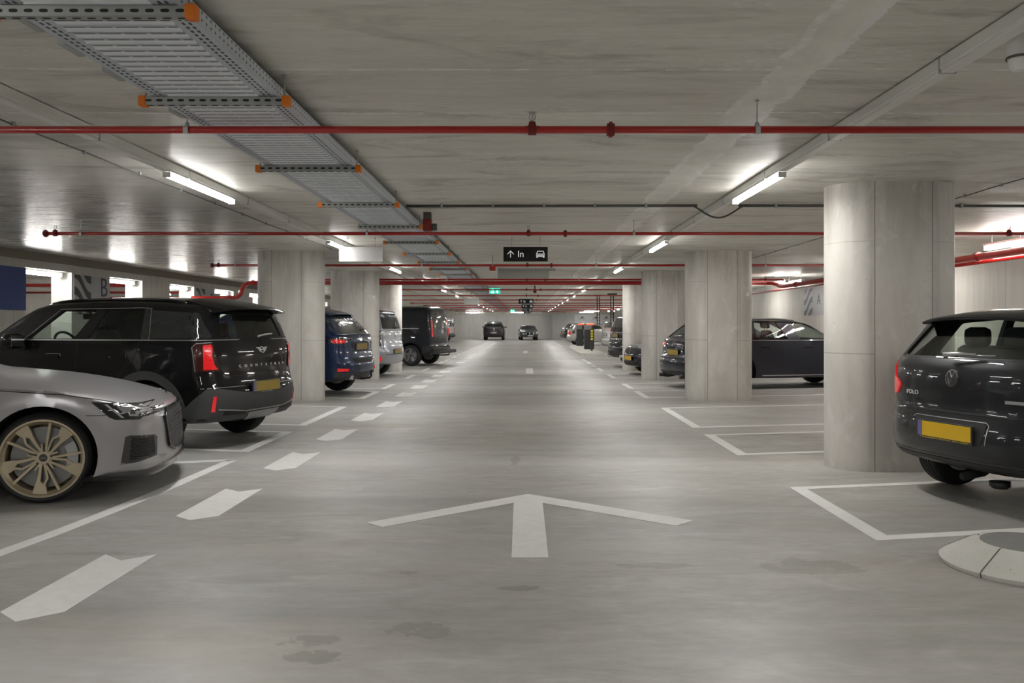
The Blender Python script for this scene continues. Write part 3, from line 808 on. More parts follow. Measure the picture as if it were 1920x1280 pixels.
exit_sign(-1.0, 27.9, 2.45, 'green lit exit sign at the right edge of the cable tray')
exit_sign(-.95, 64, 2.42, 'second, tiny green lit exit sign far down the hall')

# ---------------------------------------------------------------- boards on the walls
def stripes(bm, y0, y1, z0, z1, fn, n=3):
    """wavy dark bands, clipped to the board"""
    W_, H_ = y1 - y0, z1 - z0; N = 14
    for k in range(-1, n + 1):
        top, bot = [], []
        for i in range(N + 1):
            u = i / N; base = H_ * (k + 1.35) / n * 1.25 - (u * 1.0 - .12 * math.sin(u * 6.28)) * H_ * .55
            top.append((y0 + u * W_, base + .11)); bot.append((y0 + u * W_, base - .045))
        for i in range(N):
            q = [(top[i][0], min(H_, max(0, top[i][1]))), (top[i + 1][0], min(H_, max(0, top[i + 1][1]))), (bot[i + 1][0], min(H_, max(0, bot[i + 1][1]))), (bot[i][0], min(H_, max(0, bot[i][1])))]
            if max(abs(q[0][1] - q[3][1]), abs(q[1][1] - q[2][1])) > .004:
                if abs(q[0][1] - q[3][1]) < .002: q = [q[0], q[1], q[2]]
                elif abs(q[1][1] - q[2][1]) < .002: q = [q[0], q[1], q[3]]
                prism(bm, [(a, z0 + b) for a, b in q], 0, .003, fn)
def board(side, y0, y1, ys, z0, z1, letter, lab, ly, lz, lh):
    X = -8.84 if side == 'L' else 8.3; s = 1 if side == 'L' else -1
    t = empty('wall_board', (X, 0, 0), label=lab, cat='board', group='lettered wall boards')
    bm = bmesh.new(); box(bm, min(0.001 * s, s * .02), max(.001 * s, s * .02), min(y0, y1), max(y0, y1), z0, z1); obj('panel', bm, M['board_grey'], t)
    bm = bmesh.new(); stripes(bm, min(y0, ys), max(y0, ys), z0, z1, lambda u, v, k: (s * (.0205 + k), u, v)); obj('wavy_stripes', bm, M['board_dark'], t)
    vs, fs = text2d(letter, lh * 1.4)
    bm = bmesh.new(); flat(bm, vs, fs, lambda u, v, k: (s * (.0205 + k), ly + s * u, lz + v)); obj('lettering', bm, M['board_dark'], t)
board('L', 16.68, 18.12, 17.33, 1.55, 2.33, 'B', 'grey wall board with wavy stripes and the letter B, the larger one beside the blue board', 17.86, 2.10, .40)
board('L', 22.85, 24.25, 23.5, 1.55, 2.33, 'B', 'smaller grey wall board with wavy stripes above the tail of the black SUV', 24.02, 2.02, .36)
board('R', 25.35, 23.2, 24.6, 1.62, 2.40, 'A', 'grey wall board with wavy stripes and the letter A on the right wall', 24.08, 2.05, .30)
bm = bmesh.new(); box(bm, .001, .03, 12.0, 15.06, 1.60, 2.345, .004); o = obj('blue_board', bm, M['sign_blue'], loc=(-8.84, 0, 0))
tag(o, 'plain blue board on the left wall at the left edge', 'board')
t = empty('poster_panel', (0, 81.15, 0), label='pale information panel with small symbols on the far right end wall', cat='board')
bm = bmesh.new(); box(bm, 4.7, 8.2, -.0, .03, 1.45, 2.33); obj('panel', bm, M['sign_white'], t)
bm = bmesh.new()
for x in (5.3, 6.6, 7.6): box(bm, x, x + .22, -.012, 0, 2.02, 2.12); box(bm, x - .2, x + .35, -.012, 0, 1.90, 1.93)
obj('symbol', bm, M['board_dark'], t)

# ---------------------------------------------------------------- floor markings (white paint)
def painted(name, polys, lab, cat, group=None):
    bm = bmesh.new()
    for p in polys: prism(bm, p, .0, .0022, lambda u, v, w_: (u, v, .0006 + w_))
    cx = sum(q[0] for p in polys for q in p) / sum(len(p) for p in polys); cy = sum(q[1] for p in polys for q in p) / sum(len(p) for p in polys)
    bmesh.ops.translate(bm, verts=bm.verts, vec=(-cx, -cy, 0))
    o = obj(name, bm, M['paint_line'], loc=(cx, cy, 0)); return tag(o, lab, cat, group)
painted('floor_arrow', [[(.021, 6.763), (.1305, 6.420), (1.0035, 5.687), (1.154, 5.838)], [(.021, 6.763), (-1.076, 5.779), (-.948, 5.651), (-.089, 6.420)],
                        [(.021, 6.763), (-.089, 6.420), (-.079, 4.914), (.133, 4.914), (.1305, 6.420)]],
        'large white arrow painted on the aisle floor pointing away from the camera', 'floor marking')
dl = ['white floor dash nearest the camera at the lower left', 'second white floor dash, right of the tip of the silver car bay line', 'third white floor dash from the camera', 'fourth white floor dash from the camera, right of the black SUV', 'fifth white floor dash from the camera']
for k in range(31):
    y = 3.98 + 2.0 * k
    painted('floor_dash', [[(-2.45, y), (-2.30, y - .13), (-2.30, y + .87), (-2.45, y + 1)], [(-2.30, y - .13), (-2.15, y), (-2.15, y + 1), (-2.30, y + .87)]],
            dl[k] if k < 5 else '%s white floor dash from the camera along the left of the aisle' % ORD[k + 1], 'floor marking', 'white dashes along the left of the aisle')
tn = math.tan(R(11.5))
def bay(side, y1, y2, lab, L=4.9, group='parking bay outlines'):
    s = 1 if side == 'R' else -1; xo = 2.18 if side == 'R' else -2.92; w_ = .12; h = .105
    xi = xo + s * w_; xe = xo + s * L
    near = [(xo, y1), (xe, y1 + tn * L), (xe, y1 + tn * L + h), (xi, y1 + tn * w_ + h)]
    far = [(xo, y2), (xi, y2 + tn * w_ - h), (xe, y2 + tn * L - h), (xe, y2 + tn * L)]
    front = [(xo, y1), (xi, y1 + tn * w_ + h), (xi, y2 + tn * w_ - h), (xo, y2)]
    painted('bay_outline', [near, far, front], lab, 'floor marking', group)
bay('R', 5.30, 7.04, 'white bay outline under the dark hatchback on the right')
bay('R', 8.77, 10.43, 'narrow empty white bay outline just left of the nearest column on the right')
bay('R', 11.10, 13.80, 'wider empty white bay outline in front of the column of the midnight blue estate')
bay('R', 15.60, 17.30, 'white bay outline at the tail of the midnight blue estate, nearer one')
bay('R', 17.90, 19.50, 'white bay outline at the tail of the midnight blue estate, further one')
bay('R', 21.50, 23.20, 'white bay outline in front of the black saloon nose')
bay('L', 9.00, 10.70, 'white bay outline under the black SUV on the left')
bay('L', 11.33, 14.00, 'white bay outline between the black SUV and the first left column')
bay('L', 15.50, 17.15, 'white bay outline under the dark blue SUV, nearer one')
bay('L', 17.80, 19.30, 'white bay outline right of the dark blue SUV')
bay('L', 21.20, 22.80, 'white bay outline under the silver people carrier')
for s in 'RL':
    nb = 0
    bay(s, 24.7, 26.6, 'short white bay front line beside the fourth %s column' % ('right' if s == 'R' else 'left'), .62)
    for (a, b) in ((27.3, 28.7), (29.2, 31.0), (31.5, 33.5)) + (tuple((35 + 2.4 * k, 36.7 + 2.4 * k) for k in range(14)) if s == 'L' else tuple((53.2 + 2.4 * k, 55.1 + 2.4 * k) for k in range(7))):
        nb += 1; bay(s, a, b, '%s thin white bay outline beyond the fourth column on the %s of the aisle' % (ORD[nb], 'right' if s == 'R' else 'left'), 4.5)
# the bay of the silver car: outline with a slight bend
cl = [(-3.30, 3.6), (-3.19, 4.3), (-3.084, 5.01), (-3.03, 5.44), (-2.988, 5.99), (-2.945, 6.74), (-2.92, 7.80), (-2.905, 8.44)]
polys = []
for (a, b) in zip(cl, cl[1:]): polys.append([(a[0] - .055, a[1]), (a[0] + .055, a[1]), (b[0] + .055, b[1]), (b[0] - .055, b[1])])
polys.append([(-2.85, 8.44), (-2.96, 8.50), (-7.8, 7.05), (-7.8, 6.94), (-2.96, 8.37)])
painted('bay_outline', polys, 'long white bay line bending beside the nose of the silver grey car', 'floor marking', 'parking bay outlines')
# short strokes in the middle of the aisle far away
for y in (41, 23.5): painted('floor_dash', [[(-.10 if y > 30 else .02, y), (.12 if y > 30 else .22, y), (.12 if y > 30 else .22, y + 3), (-.10 if y > 30 else .02, y + 3)]], 'short white stroke in the middle of the aisle, %s one' % ('further' if y > 30 else 'nearer'), 'floor marking')

# ---------------------------------------------------------------- round kerb stone lower right
t = empty('kerb_island', (2.80, 4.74, 0), label='low round white kerb stone ring with mortar filling at the lower right corner', cat='kerb')
bm = bmesh.new(); lathe(bm, [(.0, .001), (.445, .001), (.455, .025), (.44, .040), (.285, .130), (.265, .137), (.245, .131), (.245, .05), (0, .05)], 72); obj('kerb_ring', bm, M['kerb'], t, smooth=True, sharp=50)
bm = bmesh.new(); lathe(bm, [(0, .134), (.15, .134), (.2455, .132), (.2455, .06), (0, .06)], 48)
box(bm, -.06, .02, -.275, -.235, .10, .137, .006)
obj('mortar_fill', bm, M['screed_fill'], t, smooth=True, sharp=50)
for a in (-100, -20, 60, 140, 210):
    bm = bmesh.new(); c, s = math.cos(R(a)), math.sin(R(a))
    pr = [(.258, .1375), (.285, .131), (.441, .041), (.456, .025), (.448, .001)]
    L_ = [bm.verts.new((r_ * c - .003 * s + .001 * c, r_ * s + .003 * c + .001 * s, z_ + .0006)) for r_, z_ in pr]; R_ = [bm.verts.new((r_ * c + .003 * s + .001 * c, r_ * s - .003 * c + .001 * s, z_ + .0006)) for r_, z_ in pr]
    L2 = [bm.verts.new(v.co - Vector((.012 * c, .012 * s, .004))) for v in L_]; R2 = [bm.verts.new(v.co - Vector((.012 * c, .012 * s, .004))) for v in R_]
    for i in range(4):
        bm.faces.new((L_[i], L_[i + 1], R_[i + 1], R_[i])); bm.faces.new((L2[i], R2[i], R2[i + 1], L2[i + 1])); bm.faces.new((L_[i], L2[i], L2[i + 1], L_[i + 1])); bm.faces.new((R_[i], R_[i + 1], R2[i + 1], R2[i]))
    obj('joint', bm, M['cable'], t)

# ---------------------------------------------------------------- barrier machines, island and cable posts far right
bm = bmesh.new(); prism(bm, rnd([(2.40, 37.2), (3.56, 37.2), (3.56, 52.5), (2.75, 52.5), (2.40, 46)], .5), .0, .10); tag(obj('kerb_island', bm, M['kerb']), 'long pale raised island under the dark ticket machines', 'kerb')
def machine(x, y, w_, lab):
    t = empty('ticket_machine', (x, y, .10), label=lab, cat='ticket machine', group='ticket machines')
    bm = bmesh.new(); box(bm, -w_ / 2, w_ / 2, -.15, .15, 0, 1.0, .01); obj('cabinet', bm, M['mach_dark'], t)
    bm = bmesh.new(); box(bm, -w_ / 2, w_ / 2 * .5, -.15, .15, 1.0, 1.24, .01); obj('upper_panel', bm, M['mach_grey'], t)
    bm = bmesh.new(); box(bm, w_ / 2 * .5, w_ / 2, -.15, .15, 1.0, 1.24, .01); obj('screen', bm, M['mach_dark'], t)
    bm = bmesh.new(); box(bm, -w_ / 4, w_ / 2, -.14, .14, 1.24, 1.31, .01); obj('red_top', bm, M['mach_red'], t)
machine((1104.5 - 985) / 1600 * 43.8, 43.8, .5, 'dark grey ticket machine with red top, the nearer one')
machine((1087.5 - 985) / 1600 * 51, 51, .42, 'dark grey ticket machine with red top, the further one')
t = empty('bollard', ((1109.5 - 985) / 1600 * 41, 41, .0), label='dark bollard post with four yellow reflector squares in front of the ticket machine', cat='bollard')
bm = bmesh.new(); box(bm, -.05, .05, -.05, .05, .10, 1.16, .008); obj('post', bm, M['mach_dark'], t)
for k in range(4):
    bm = bmesh.new(); box(bm, -.055, .055, -.056, -.051, .62 + .13 * k, .71 + .13 * k, .002); obj('reflector', bm, M['yellow_refl'], t)
for (x, y, lab) in ((3.2, 37.4, 'black ladder shaped cable drop hanging from the ceiling, left of the two'), (3.62, 35.6, 'black ladder shaped cable drop hanging from the ceiling, right of the two')):
    t = empty('cable_drop', (x, y, 0), label=lab, cat='cable drop', group='black cable drops')
    for s in (-.055, .055): bm = bmesh.new(); box(bm, s - .018, s + .018, -.02, .02, 1.36, CE - .001); obj('rail', bm, M['sign_black'], t)
    for k in range(10): bm = bmesh.new(); box(bm, -.04, .04, -.012, .012, 1.40 + .12 * k, 1.44 + .12 * k); obj('rung', bm, M['mach_grey'], t)
    bm = bmesh.new(); box(bm, -.2, .2, -.06, .06, CE - .05, CE - .001); obj('head_plate', bm, M['sign_black'], t)

# ================================================================ cars
def cr1(pts, x):
    """1D Catmull-Rom through (x, v) pairs, clamped"""
    if x <= pts[0][0]: return pts[0][1]
    if x >= pts[-1][0]: return pts[-1][1]
    for i in range(len(pts) - 1):
        if x <= pts[i + 1][0]:
            x1, v1 = pts[i]; x2, v2 = pts[i + 1]
            m1 = (v2 - pts[i - 1][1]) / (x2 - pts[i - 1][0]) if i > 0 else 0
            m2 = (pts[i + 2][1] - v1) / (pts[i + 2][0] - x1) if i + 2 < len(pts) else 0
            h = x2 - x1; t = (x - x1) / h
            return (2 * t**3 - 3 * t * t + 1) * v1 + (t**3 - 2 * t * t + t) * h * m1 + (-2 * t**3 + 3 * t * t) * v2 + (t**3 - t * t) * h * m2
def cr_closed(P, step):
    """centripetal closed spline through n-D points, knots from the first two coordinates"""
    out = []; n = len(P)
    for i in range(n):
        p0, p1, p2, p3 = P[i - 1], P[i], P[(i + 1) % n], P[(i + 2) % n]
        k = lambda a, b: max(1e-4, math.hypot(a[0] - b[0], a[1] - b[1]) ** .5)
        t1 = k(p0, p1); t2 = t1 + k(p1, p2); t3 = t2 + k(p2, p3)
        L = math.hypot(p1[0] - p2[0], p1[1] - p2[1]); N = max(1, int(round(L / step)))
        for q in range(N):
            t = t1 + (t2 - t1) * q / N; r = []
            for a, b, c, d in zip(p0, p1, p2, p3):
                A1 = (t1 - t) / t1 * a + t / t1 * b; A2 = (t2 - t) / (t2 - t1) * b + (t - t1) / (t2 - t1) * c; A3 = (t3 - t) / (t3 - t2) * c + (t - t2) / (t3 - t2) * d
                B1 = (t2 - t) / t2 * A1 + t / t2 * A2; B2 = (t3 - t) / (t3 - t1) * A2 + (t - t1) / (t3 - t1) * A3
                r.append((t2 - t) / (t2 - t1) * B1 + (t - t1) / (t2 - t1) * B2)
            out.append(r)
    return out
def sst(a, b, x):
    t = min(1, max(0, (x - a) / (b - a))); return t * t * (3 - 2 * t)

def make_w(W, plan, belt, tum=.42, ledge=.015, tuck=.07, wheels=(), WR=.35, flare=.012, crease=None):
    def w(x, z):
        v = W * cr1(plan, x)
        zb = cr1(belt, x)
        if z > zb: v -= tum * (z - zb) ** 1.12 + ledge * sst(0, .05, z - zb)
        zm = zb - .28
        if z < zm: v -= tuck * ((zm - z) / zm) ** 2
        elif z < zb: v -= .022 * ((z - zm) / (zb - zm)) ** 2
        for wx in wheels:
            d = math.hypot(x - wx, z - WR) - (WR + .09)
            v += flare * math.exp(-(d / .10) ** 2)
        if crease:
            for (cz0, cz1, x0, x1, h) in crease:       # character line: soft step at height cz0..cz1 from x0 to x1
                if x0 < x < x1:
                    zc = cz0 + (cz1 - cz0) * (x - x0) / (x1 - x0)
                    f = sst(x0, x0 + .4, x) * (1 - sst(x1 - .4, x1, x))
                    v += h * f * math.exp(-((z - zc) / .05) ** 2)
        return v
    return w

def body_bm(sil, w, p=2.5, M_=8, step=.05, grid=.08):
    P = cr_closed(sil, step); n = len(P)
    bm = bmesh.new(); lay = bm.faces.layers.int.new('cap'); rings = []
    for k in range(M_ + 1):
        f = math.pi / 2 * k / M_; d = 1 - math.cos(f) ** (2 / p) if k < M_ else 1; s = math.sin(f) ** (2 / p)
        ring = []
        for (x, z, vx, vz) in P:
            X, Z = x + vx * d, z + vz * d
            ring.append(bm.verts.new((X, w(X, Z) * s, Z)))
        rings.append(ring)
    for a, b in zip(rings, rings[1:]):
        for i in range(n): bm.faces.new((a[i], a[(i + 1) % n], b[(i + 1) % n], b[i]))
    cap = bm.faces.new(rings[-1])
    for v in rings[-1]: v.co.y = 0          # planar while cutting
    for f in bmesh.ops.triangulate(bm, faces=[cap])['faces']: f[lay] = 1
    xs = [v.co.x for v in rings[-1]]; zs = [v.co.z for v in rings[-1]]
    for ax, lo, hi in ((0, min(xs), max(xs)), (2, min(zs), max(zs))):
        c = lo + grid
        while c < hi - grid * .3:
            co = [0, 0, 0]; co[ax] = c; no = [0, 0, 0]; no[ax] = 1
            faces = [f for f in bm.faces if f[lay] == 1]
            geom = faces + list({e for f in faces for e in f.edges}) + list({v for f in faces for v in f.verts})
            bmesh.ops.bisect_plane(bm, geom=geom, dist=1e-5, plane_co=co, plane_no=no)
            c += grid
    for v in {v for f in bm.faces if f[lay] == 1 for v in f.verts}: v.co.y = w(v.co.x, v.co.z)
    g = bmesh.ops.duplicate(bm, geom=bm.faces[:] + bm.edges[:] + bm.verts[:])
    dv = [e for e in g['geom'] if isinstance(e, bmesh.types.BMVert)]; df = [e for e in g['geom'] if isinstance(e, bmesh.types.BMFace)]
    for v in dv: v.co.y = -v.co.y
    bmesh.ops.reverse_faces(bm, faces=df)
    bmesh.ops.remove_doubles(bm, verts=[v for v in bm.verts if abs(v.co.y) < 1e-5], dist=1e-5)
    bmesh.ops.recalc_face_normals(bm, faces=bm.faces)
    return bm

def cutter(bm, name='c'):
    bmesh.ops.recalc_face_normals(bm, faces=bm.faces)
    me = D.meshes.new(name); bm.to_mesh(me); bm.free(); o = D.objects.new(name, me); COL.objects.link(o); return o
def boolean(o, cutters):
    for c in cutters:
        m = o.modifiers.new('b', 'BOOLEAN'); m.operation = 'DIFFERENCE'; m.solver = 'MANIFOLD'; m.object = c
    dg = bpy.context.evaluated_depsgraph_get(); dg.update()
    me = D.meshes.new_from_object(o.evaluated_get(dg)); o.modifiers.clear(); old = o.data; o.data = me
    for c in cutters: D.objects.remove(c)

_wheels = {}
def wheel_meshes(Rt, Wt, rr, style, m_rim, hi=True):
    key = (Rt, Wt, rr, style, m_rim, hi)
    if key in _wheels: return _wheels[key]
    h = Wt / 2; seg = 72 if hi else 32
    bm = bmesh.new()
    pr = [(rr - .01, -h + .01), (rr + .005, -h + .002), ((rr + Rt) / 2, -h - .006), (Rt - .03, -h + .004), (Rt - .010, -h + .018), (Rt, -h + .045)]
    if hi:
        for g in (-.45, -.15, .15, .45): pr += [(Rt, g * h - .006), (Rt - .009, g * h - .004), (Rt - .009, g * h + .004), (Rt, g * h + .006)]
    pr += [(Rt, h - .045), (Rt - .010, h - .018), (Rt - .03, h - .004), ((rr + Rt) / 2, h + .006), (rr + .005, h - .002), (rr - .01, h - .01)]
    lathe(bm, pr, seg, 'Y', close=True)
    t = obj('x', bm, [M['rubber'], M['seam']], smooth=True, sharp=35); tm = t.data; D.objects.remove(t)
    bm = bmesh.new()
    lathe(bm, [(rr + .008, h - .006), (rr + .010, h + .002), (rr - .004, h + .003), (rr - .012, h - .012), (rr - .028, h - .03), (rr - .032, -h + .01), (rr - .02, -h + .01), (rr - .014, h - .03)], seg, 'Y', close=True)
    def sector(prof, y0f, th, a0):
        """prof: list of (r, halfwidth, skew); plate following a dished face"""
        L_, R2 = [], []
        for r, hw, sk in prof:
            y = y0f(r)
            for lst, s in ((L_, -1), (R2, 1)):
                t_ = sk + s * hw; a = a0
                lst.append((r * math.cos(a) - t_ * math.sin(a), y, r * math.sin(a) + t_ * math.cos(a)))
        A = [bm.verts.new(p) for p in L_]; B = [bm.verts.new(p) for p in R2]
        C = [bm.verts.new((p[0], p[1] - th, p[2])) for p in L_]; E = [bm.verts.new((p[0], p[1] - th, p[2])) for p in R2]
        fs = []
        for i in range(len(prof) - 1):
            fs += [bm.faces.new((A[i], A[i + 1], B[i + 1], B[i])), bm.faces.new((C[i], E[i], E[i + 1], C[i + 1])), bm.faces.new((A[i], C[i], C[i + 1], A[i + 1])), bm.faces.new((B[i], B[i + 1], E[i + 1], E[i]))]
        fs += [bm.faces.new((A[0], B[0], E[0], C[0])), bm.faces.new((A[-1], C[-1], E[-1], B[-1]))]
        bmesh.ops.recalc_face_normals(bm, faces=fs)
    dish = lambda r: h - .012 - .030 * (1 - (r / rr)) ** .8 * 1.0
    if style == 'rs':
        a_in = rr - .012
        for k in range(5):
            a = R(60 + 72 * k)
            # blade: two arms leave the hub, the right one widens into a broad foot at the rim
            sector([(.050, .009, .012), (.13, .010, .010), (.175, .013, .012), (.195, .026, .004), (.215, .040, -.006), (a_in, .052, -.012)], dish, .034, a)
            sector([(.050, .008, -.012), (.110, .0075, -.034), (.150, .0075, -.046), (.192, .0085, -.030), (.21, .012, -.028)], lambda r: dish(r) - .004, .032, a)
            # slim straight pair between the blades
            b = a + R(36)
            sector([(.045, .008, .010), (a_in, .0095, .024)], dish, .034, b)
            sector([(.045, .0075, -.012), (.105, .0065, -.020)], dish, .034, b)
    elif style == 'y5':
        for k in range(5):
            a = R(90 + 72 * k)
            sector([(.03, .028, 0), (.10, .024, 0), (rr - .01, .042, 0)], dish, .035, a)
    elif style == 'm10':
        for k in range(10):
            a = R(90 + 36 * k); sector([(.03, .010, 0), (.10, .011, 0), (rr - .01, .016, 0)], dish, .03, a)
    yh = dish(.03)
    lathe(bm, [(0, yh + .004), (.050, yh + .002), (.062, yh - .006), (.066, yh - .035), (0, yh - .035)], 32, 'Y')
    lathe(bm, [(rr - .03, -h + .03), (.02, -h + .05), (.02, -h + .06), (rr - .03, -h + .04)], seg, 'Y', close=True)
    o = obj('x', bm, [m_rim], smooth=True, sharp=30); rm = o.data; D.objects.remove(o)
    bm = bmesh.new()
    yd = h - .085
    lathe(bm, [(.07, yd), (rr - .052, yd), (rr - .052, yd - .03), (.07, yd - .03)], 48, 'Y', close=True)
    o = obj('x', bm, [M['disc']], smooth=True, sharp=30); dm = o.data; D.objects.remove(o)
    bm = bmesh.new()
    for k in range(5):
        a = R(60 + 36 + 72 * k); c = (.056 * math.cos(a), 0, .056 * math.sin(a))
        lathe(bm, [(0, yh + .006), (.010, yh + .006), (.011, yh - .004), (.013, yh - .02)], 6, 'Y', c)
    lathe(bm, [(0, yh + .008), (.026, yh + .007), (.029, yh + .002), (.029, yh - .01)], 32, 'Y')
    o = obj('x', bm, [M['dark_paint']], smooth=True, sharp=30); cm = o.data; D.objects.remove(o)
    bm = bmesh.new()
    pts = []
    for q in range(9): a = R(150 + 8 * q); pts.append(((rr - .045) * math.cos(a), (rr - .045) * math.sin(a)))
    for q in range(9): a = R(214 - 8 * q); pts.append(((rr - .12) * math.cos(a), (rr - .12) * math.sin(a)))
    prism(bm, pts, yd - .06, yd + .035, lambda u, v, k: (u, k, v)); 
    o = obj('x', bm, [M['satin']], smooth=True, sharp=30); cal = o.data; D.objects.remove(o)
    _wheels[key] = (tm, rm, dm, cm, cal)
    return _wheels[key]

class Car:
    def __init__(s, name, sil, w, L, wheels, WR, Ww, paint, lab, cat, pos, head, track=None, rr=.22, style='y5', rim=None,
                 step=.05, grid=.08, M_=8, p=2.5, cabin=None, side_win=None, rear_win=None, front_win=None, hi=True, glass_m=None, well=.055, clear=.31):
        s.root = empty(name, (0, 0, 0), label=lab, cat=cat)
        s.w = w; s.L = L
        s.bm0 = body_bm(sil, w, p, M_, step, grid)
        s.bvh = BVHTree.FromBMesh(s.bm0)
        s.body = obj('body', s.bm0, [paint, M['inner']], s.root)
        s.wheels = wheels; s.WR = WR
        cs = []
        bm = bmesh.new()
        for wx in wheels:
            for sd in (-1, 1):
                hw = w(wx, WR + .1)
                y0, y1 = sorted((sd * (hw - clear), sd * (hw + .3)))
                pts = [(wx + (WR + well) * math.cos(2 * math.pi * q / 48), WR + .008 + (WR + well) * math.sin(2 * math.pi * q / 48)) for q in range(48)]
                prism(bm, pts, y0, y1, lambda u, v, k: (u, k, v))
        cs.append(cutter(bm))
        if cabin:
            cs.append(cutter(body_bm(cabin, lambda x, z: w(x, z) - .045, 3.2, 5, .09, .16)))
        bm = bmesh.new(); bm2 = bmesh.new(); bm3 = bmesh.new()
        if cabin:
            for poly in (side_win or []): prism(bm, poly, -1.4, 1.4, lambda u, v, k: (u, k, v))
            if rear_win: prism(bm2, rear_win, -.6, 1.05, lambda u, v, k: (k, u, v)); cs.append(cutter(bm2))
            if front_win: prism(bm3, front_win, L * .55, L * .95, lambda u, v, k: (k, u, v)); cs.append(cutter(bm3))
            if side_win: cs.append(cutter(bm))
        boolean(s.body, cs)
        me = s.body.data
        if len(me.materials) == 0: me.materials.append(paint)
        while len(me.materials) < 2: me.materials.append(M['inner'])
        for pgn in me.polygons:
            loc, nr, i, d = s.bvh.find_nearest(pgn.center)
            pgn.material_index = 1 if d is None or d > .005 else 0
            pgn.use_smooth = True
        me.set_sharp_from_angle(angle=R(28))
        gm = glass_m or M['glass_clear']
        if cabin:
            for poly in (side_win or []): s.patch('side_window', poly, 'L', gm, off=-.010, dep=.004, mirror=True, grid=.12)
            if rear_win: s.patch('rear_window', rear_win, 'B', gm, off=-.010, dep=.004, grid=.12)
            if front_win: s.patch('windscreen', front_win, 'F', M['glass_clear'], off=-.010, dep=.004, grid=.12)
        rim = rim or M['alloy']
        tm, rm, dm, cm, cal = wheel_meshes(WR, Ww, rr, style, rim, hi)
        for wx in wheels:
            for sd in (-1, 1):
                hw = w(wx, WR + .1) - .022 - Ww / 2
                t = obj('tyre', tm, None, s.root, loc=(wx, sd * hw, WR))
                t.rotation_euler = (0, 0, 0 if sd > 0 else math.pi)
                obj('wheel_rim', rm, None, t)
                if hi: obj('brake_disc', dm, None, t); obj('wheel_bolts', cm, None, t); obj('brake_caliper', cal, None, t)
        s.root.location = (pos[0], pos[1], .003); s.root.rotation_euler = (0, 0, R(head))
        # underside plate so that the car is closed from below
    def _ray(s, u, v, view, xc):
        if view == 'L': o, d = (u, 3, v), (0, -1, 0)
        elif view == 'R': o, d = (u, -3, v), (0, 1, 0)
        elif view == 'B': o, d = (-3, u, v), (1, 0, 0)
        elif view == 'F': o, d = (9, u, v), (-1, 0, 0)
        elif view == 'T': o, d = (u, v, 4), (0, 0, -1)
        elif view == 'W':
            a = R(u); o, d = (xc - 4 * math.cos(a), 4 * math.sin(a), v), (math.cos(a), -math.sin(a), 0)
        elif view == 'V':
            a = R(u); o, d = (xc + 4 * math.cos(a), 4 * math.sin(a), v), (-math.cos(a), -math.sin(a), 0)
        h = s.bvh.ray_cast(Vector(o), Vector(d))
        if h[0] is None: return None
        n = h[1]
        if n.dot(Vector(d)) > 0: n = -n
        return h[0], n
    def lift(s, name, bm, view, m, off, dep, mirror, xc=1.0, parent=None, base=None):
        """bm: flat mesh in (u, v, 0) -> solid relief on the body"""
        bad = []
        nf = list(bm.faces)
        tops = {}
        for v in list(bm.verts):
            h = s._ray(v.co.x, v.co.y, view, xc)
            if h is None: bad.append(v)
            else: tops[v] = h
        if bad: bmesh.ops.delete(bm, geom=bad, context='VERTS')
        if not len(bm.faces): bm.free(); return []
        tops = {v: h for v, h in tops.items() if v.is_valid}
        low = {v: bm.verts.new(h[0] + h[1] * (off - dep)) for v, h in tops.items()}
        for f in list(bm.faces):
            bm.faces.new([low[v] for v in reversed(f.verts[:])])
        for e in [e for e in bm.edges if len(e.link_faces) == 1 and e.verts[0] in low]:
            a, b = e.verts; bm.faces.new((a, b, low[b], low[a]))
        for v, h in tops.items(): v.co = h[0] + h[1] * off
        bmesh.ops.recalc_face_normals(bm, faces=bm.faces)
        for f in bm.faces: f.smooth = True
        out = []
        bm2 = bm.copy() if mirror else None
        out.append(obj(name, bm, m, parent or s.root, sharp=40))
        if mirror:
            for v in bm2.verts: v.co.y = -v.co.y
            bmesh.ops.reverse_faces(bm2, faces=bm2.faces)
            out.append(obj(name, bm2, m, parent or s.root, sharp=40))
        return out
    def patch(s, name, poly, view, m, off=.003, dep=None, mirror=False, grid=.06, xc=1.0, parent=None, rad=0):
        if rad: poly = rnd(poly, rad)
        bm = bmesh.new(); f = bm.faces.new([bm.verts.new((u, v, 0)) for u, v in poly])
        bmesh.ops.triangulate(bm, faces=[f])
        gu = grid if view not in 'WV' else grid * 55
        us = [p[0] for p in poly]; vs = [p[1] for p in poly]
        for ax, lo, hi, g in ((0, min(us), max(us), gu), (1, min(vs), max(vs), grid)):
            n = int((hi - lo) / g)
            for q in range(1, n + 1):
                c = lo + (hi - lo) * q / (n + 1); co = [0, 0, 0]; co[ax] = c; no = [0, 0, 0]; no[ax] = 1
                bmesh.ops.bisect_plane(bm, geom=bm.faces[:] + bm.edges[:] + bm.verts[:], dist=1e-6, plane_co=co, plane_no=no)
        if dep is None: dep = off + .006
        return s.lift(name, bm, view, m, off, dep, mirror, xc, parent)
    def ribbon(s, name, line, view, width, m, off=.0015, mirror=False, xc=1.0, step=.03, closed=False, parent=None, dep=None):
        st = step if view not in 'WV' else step * 55
        pts = []
        L_ = list(line) + ([line[0]] if closed else [])
        for a, b in zip(L_, L_[1:]):
            n = max(1, int(math.hypot(a[0] - b[0], a[1] - b[1]) / (st if abs(a[0]-b[0]) > abs(a[1]-b[1]) else step)))
            for q in range(n): pts.append((a[0] + (b[0] - a[0]) * q / n, a[1] + (b[1] - a[1]) * q / n))
        if not closed: pts.append(L_[-1])
        k = 1.0 if view not in 'WV' else 55.0
        bm = bmesh.new(); A, B = [], []; N = len(pts)
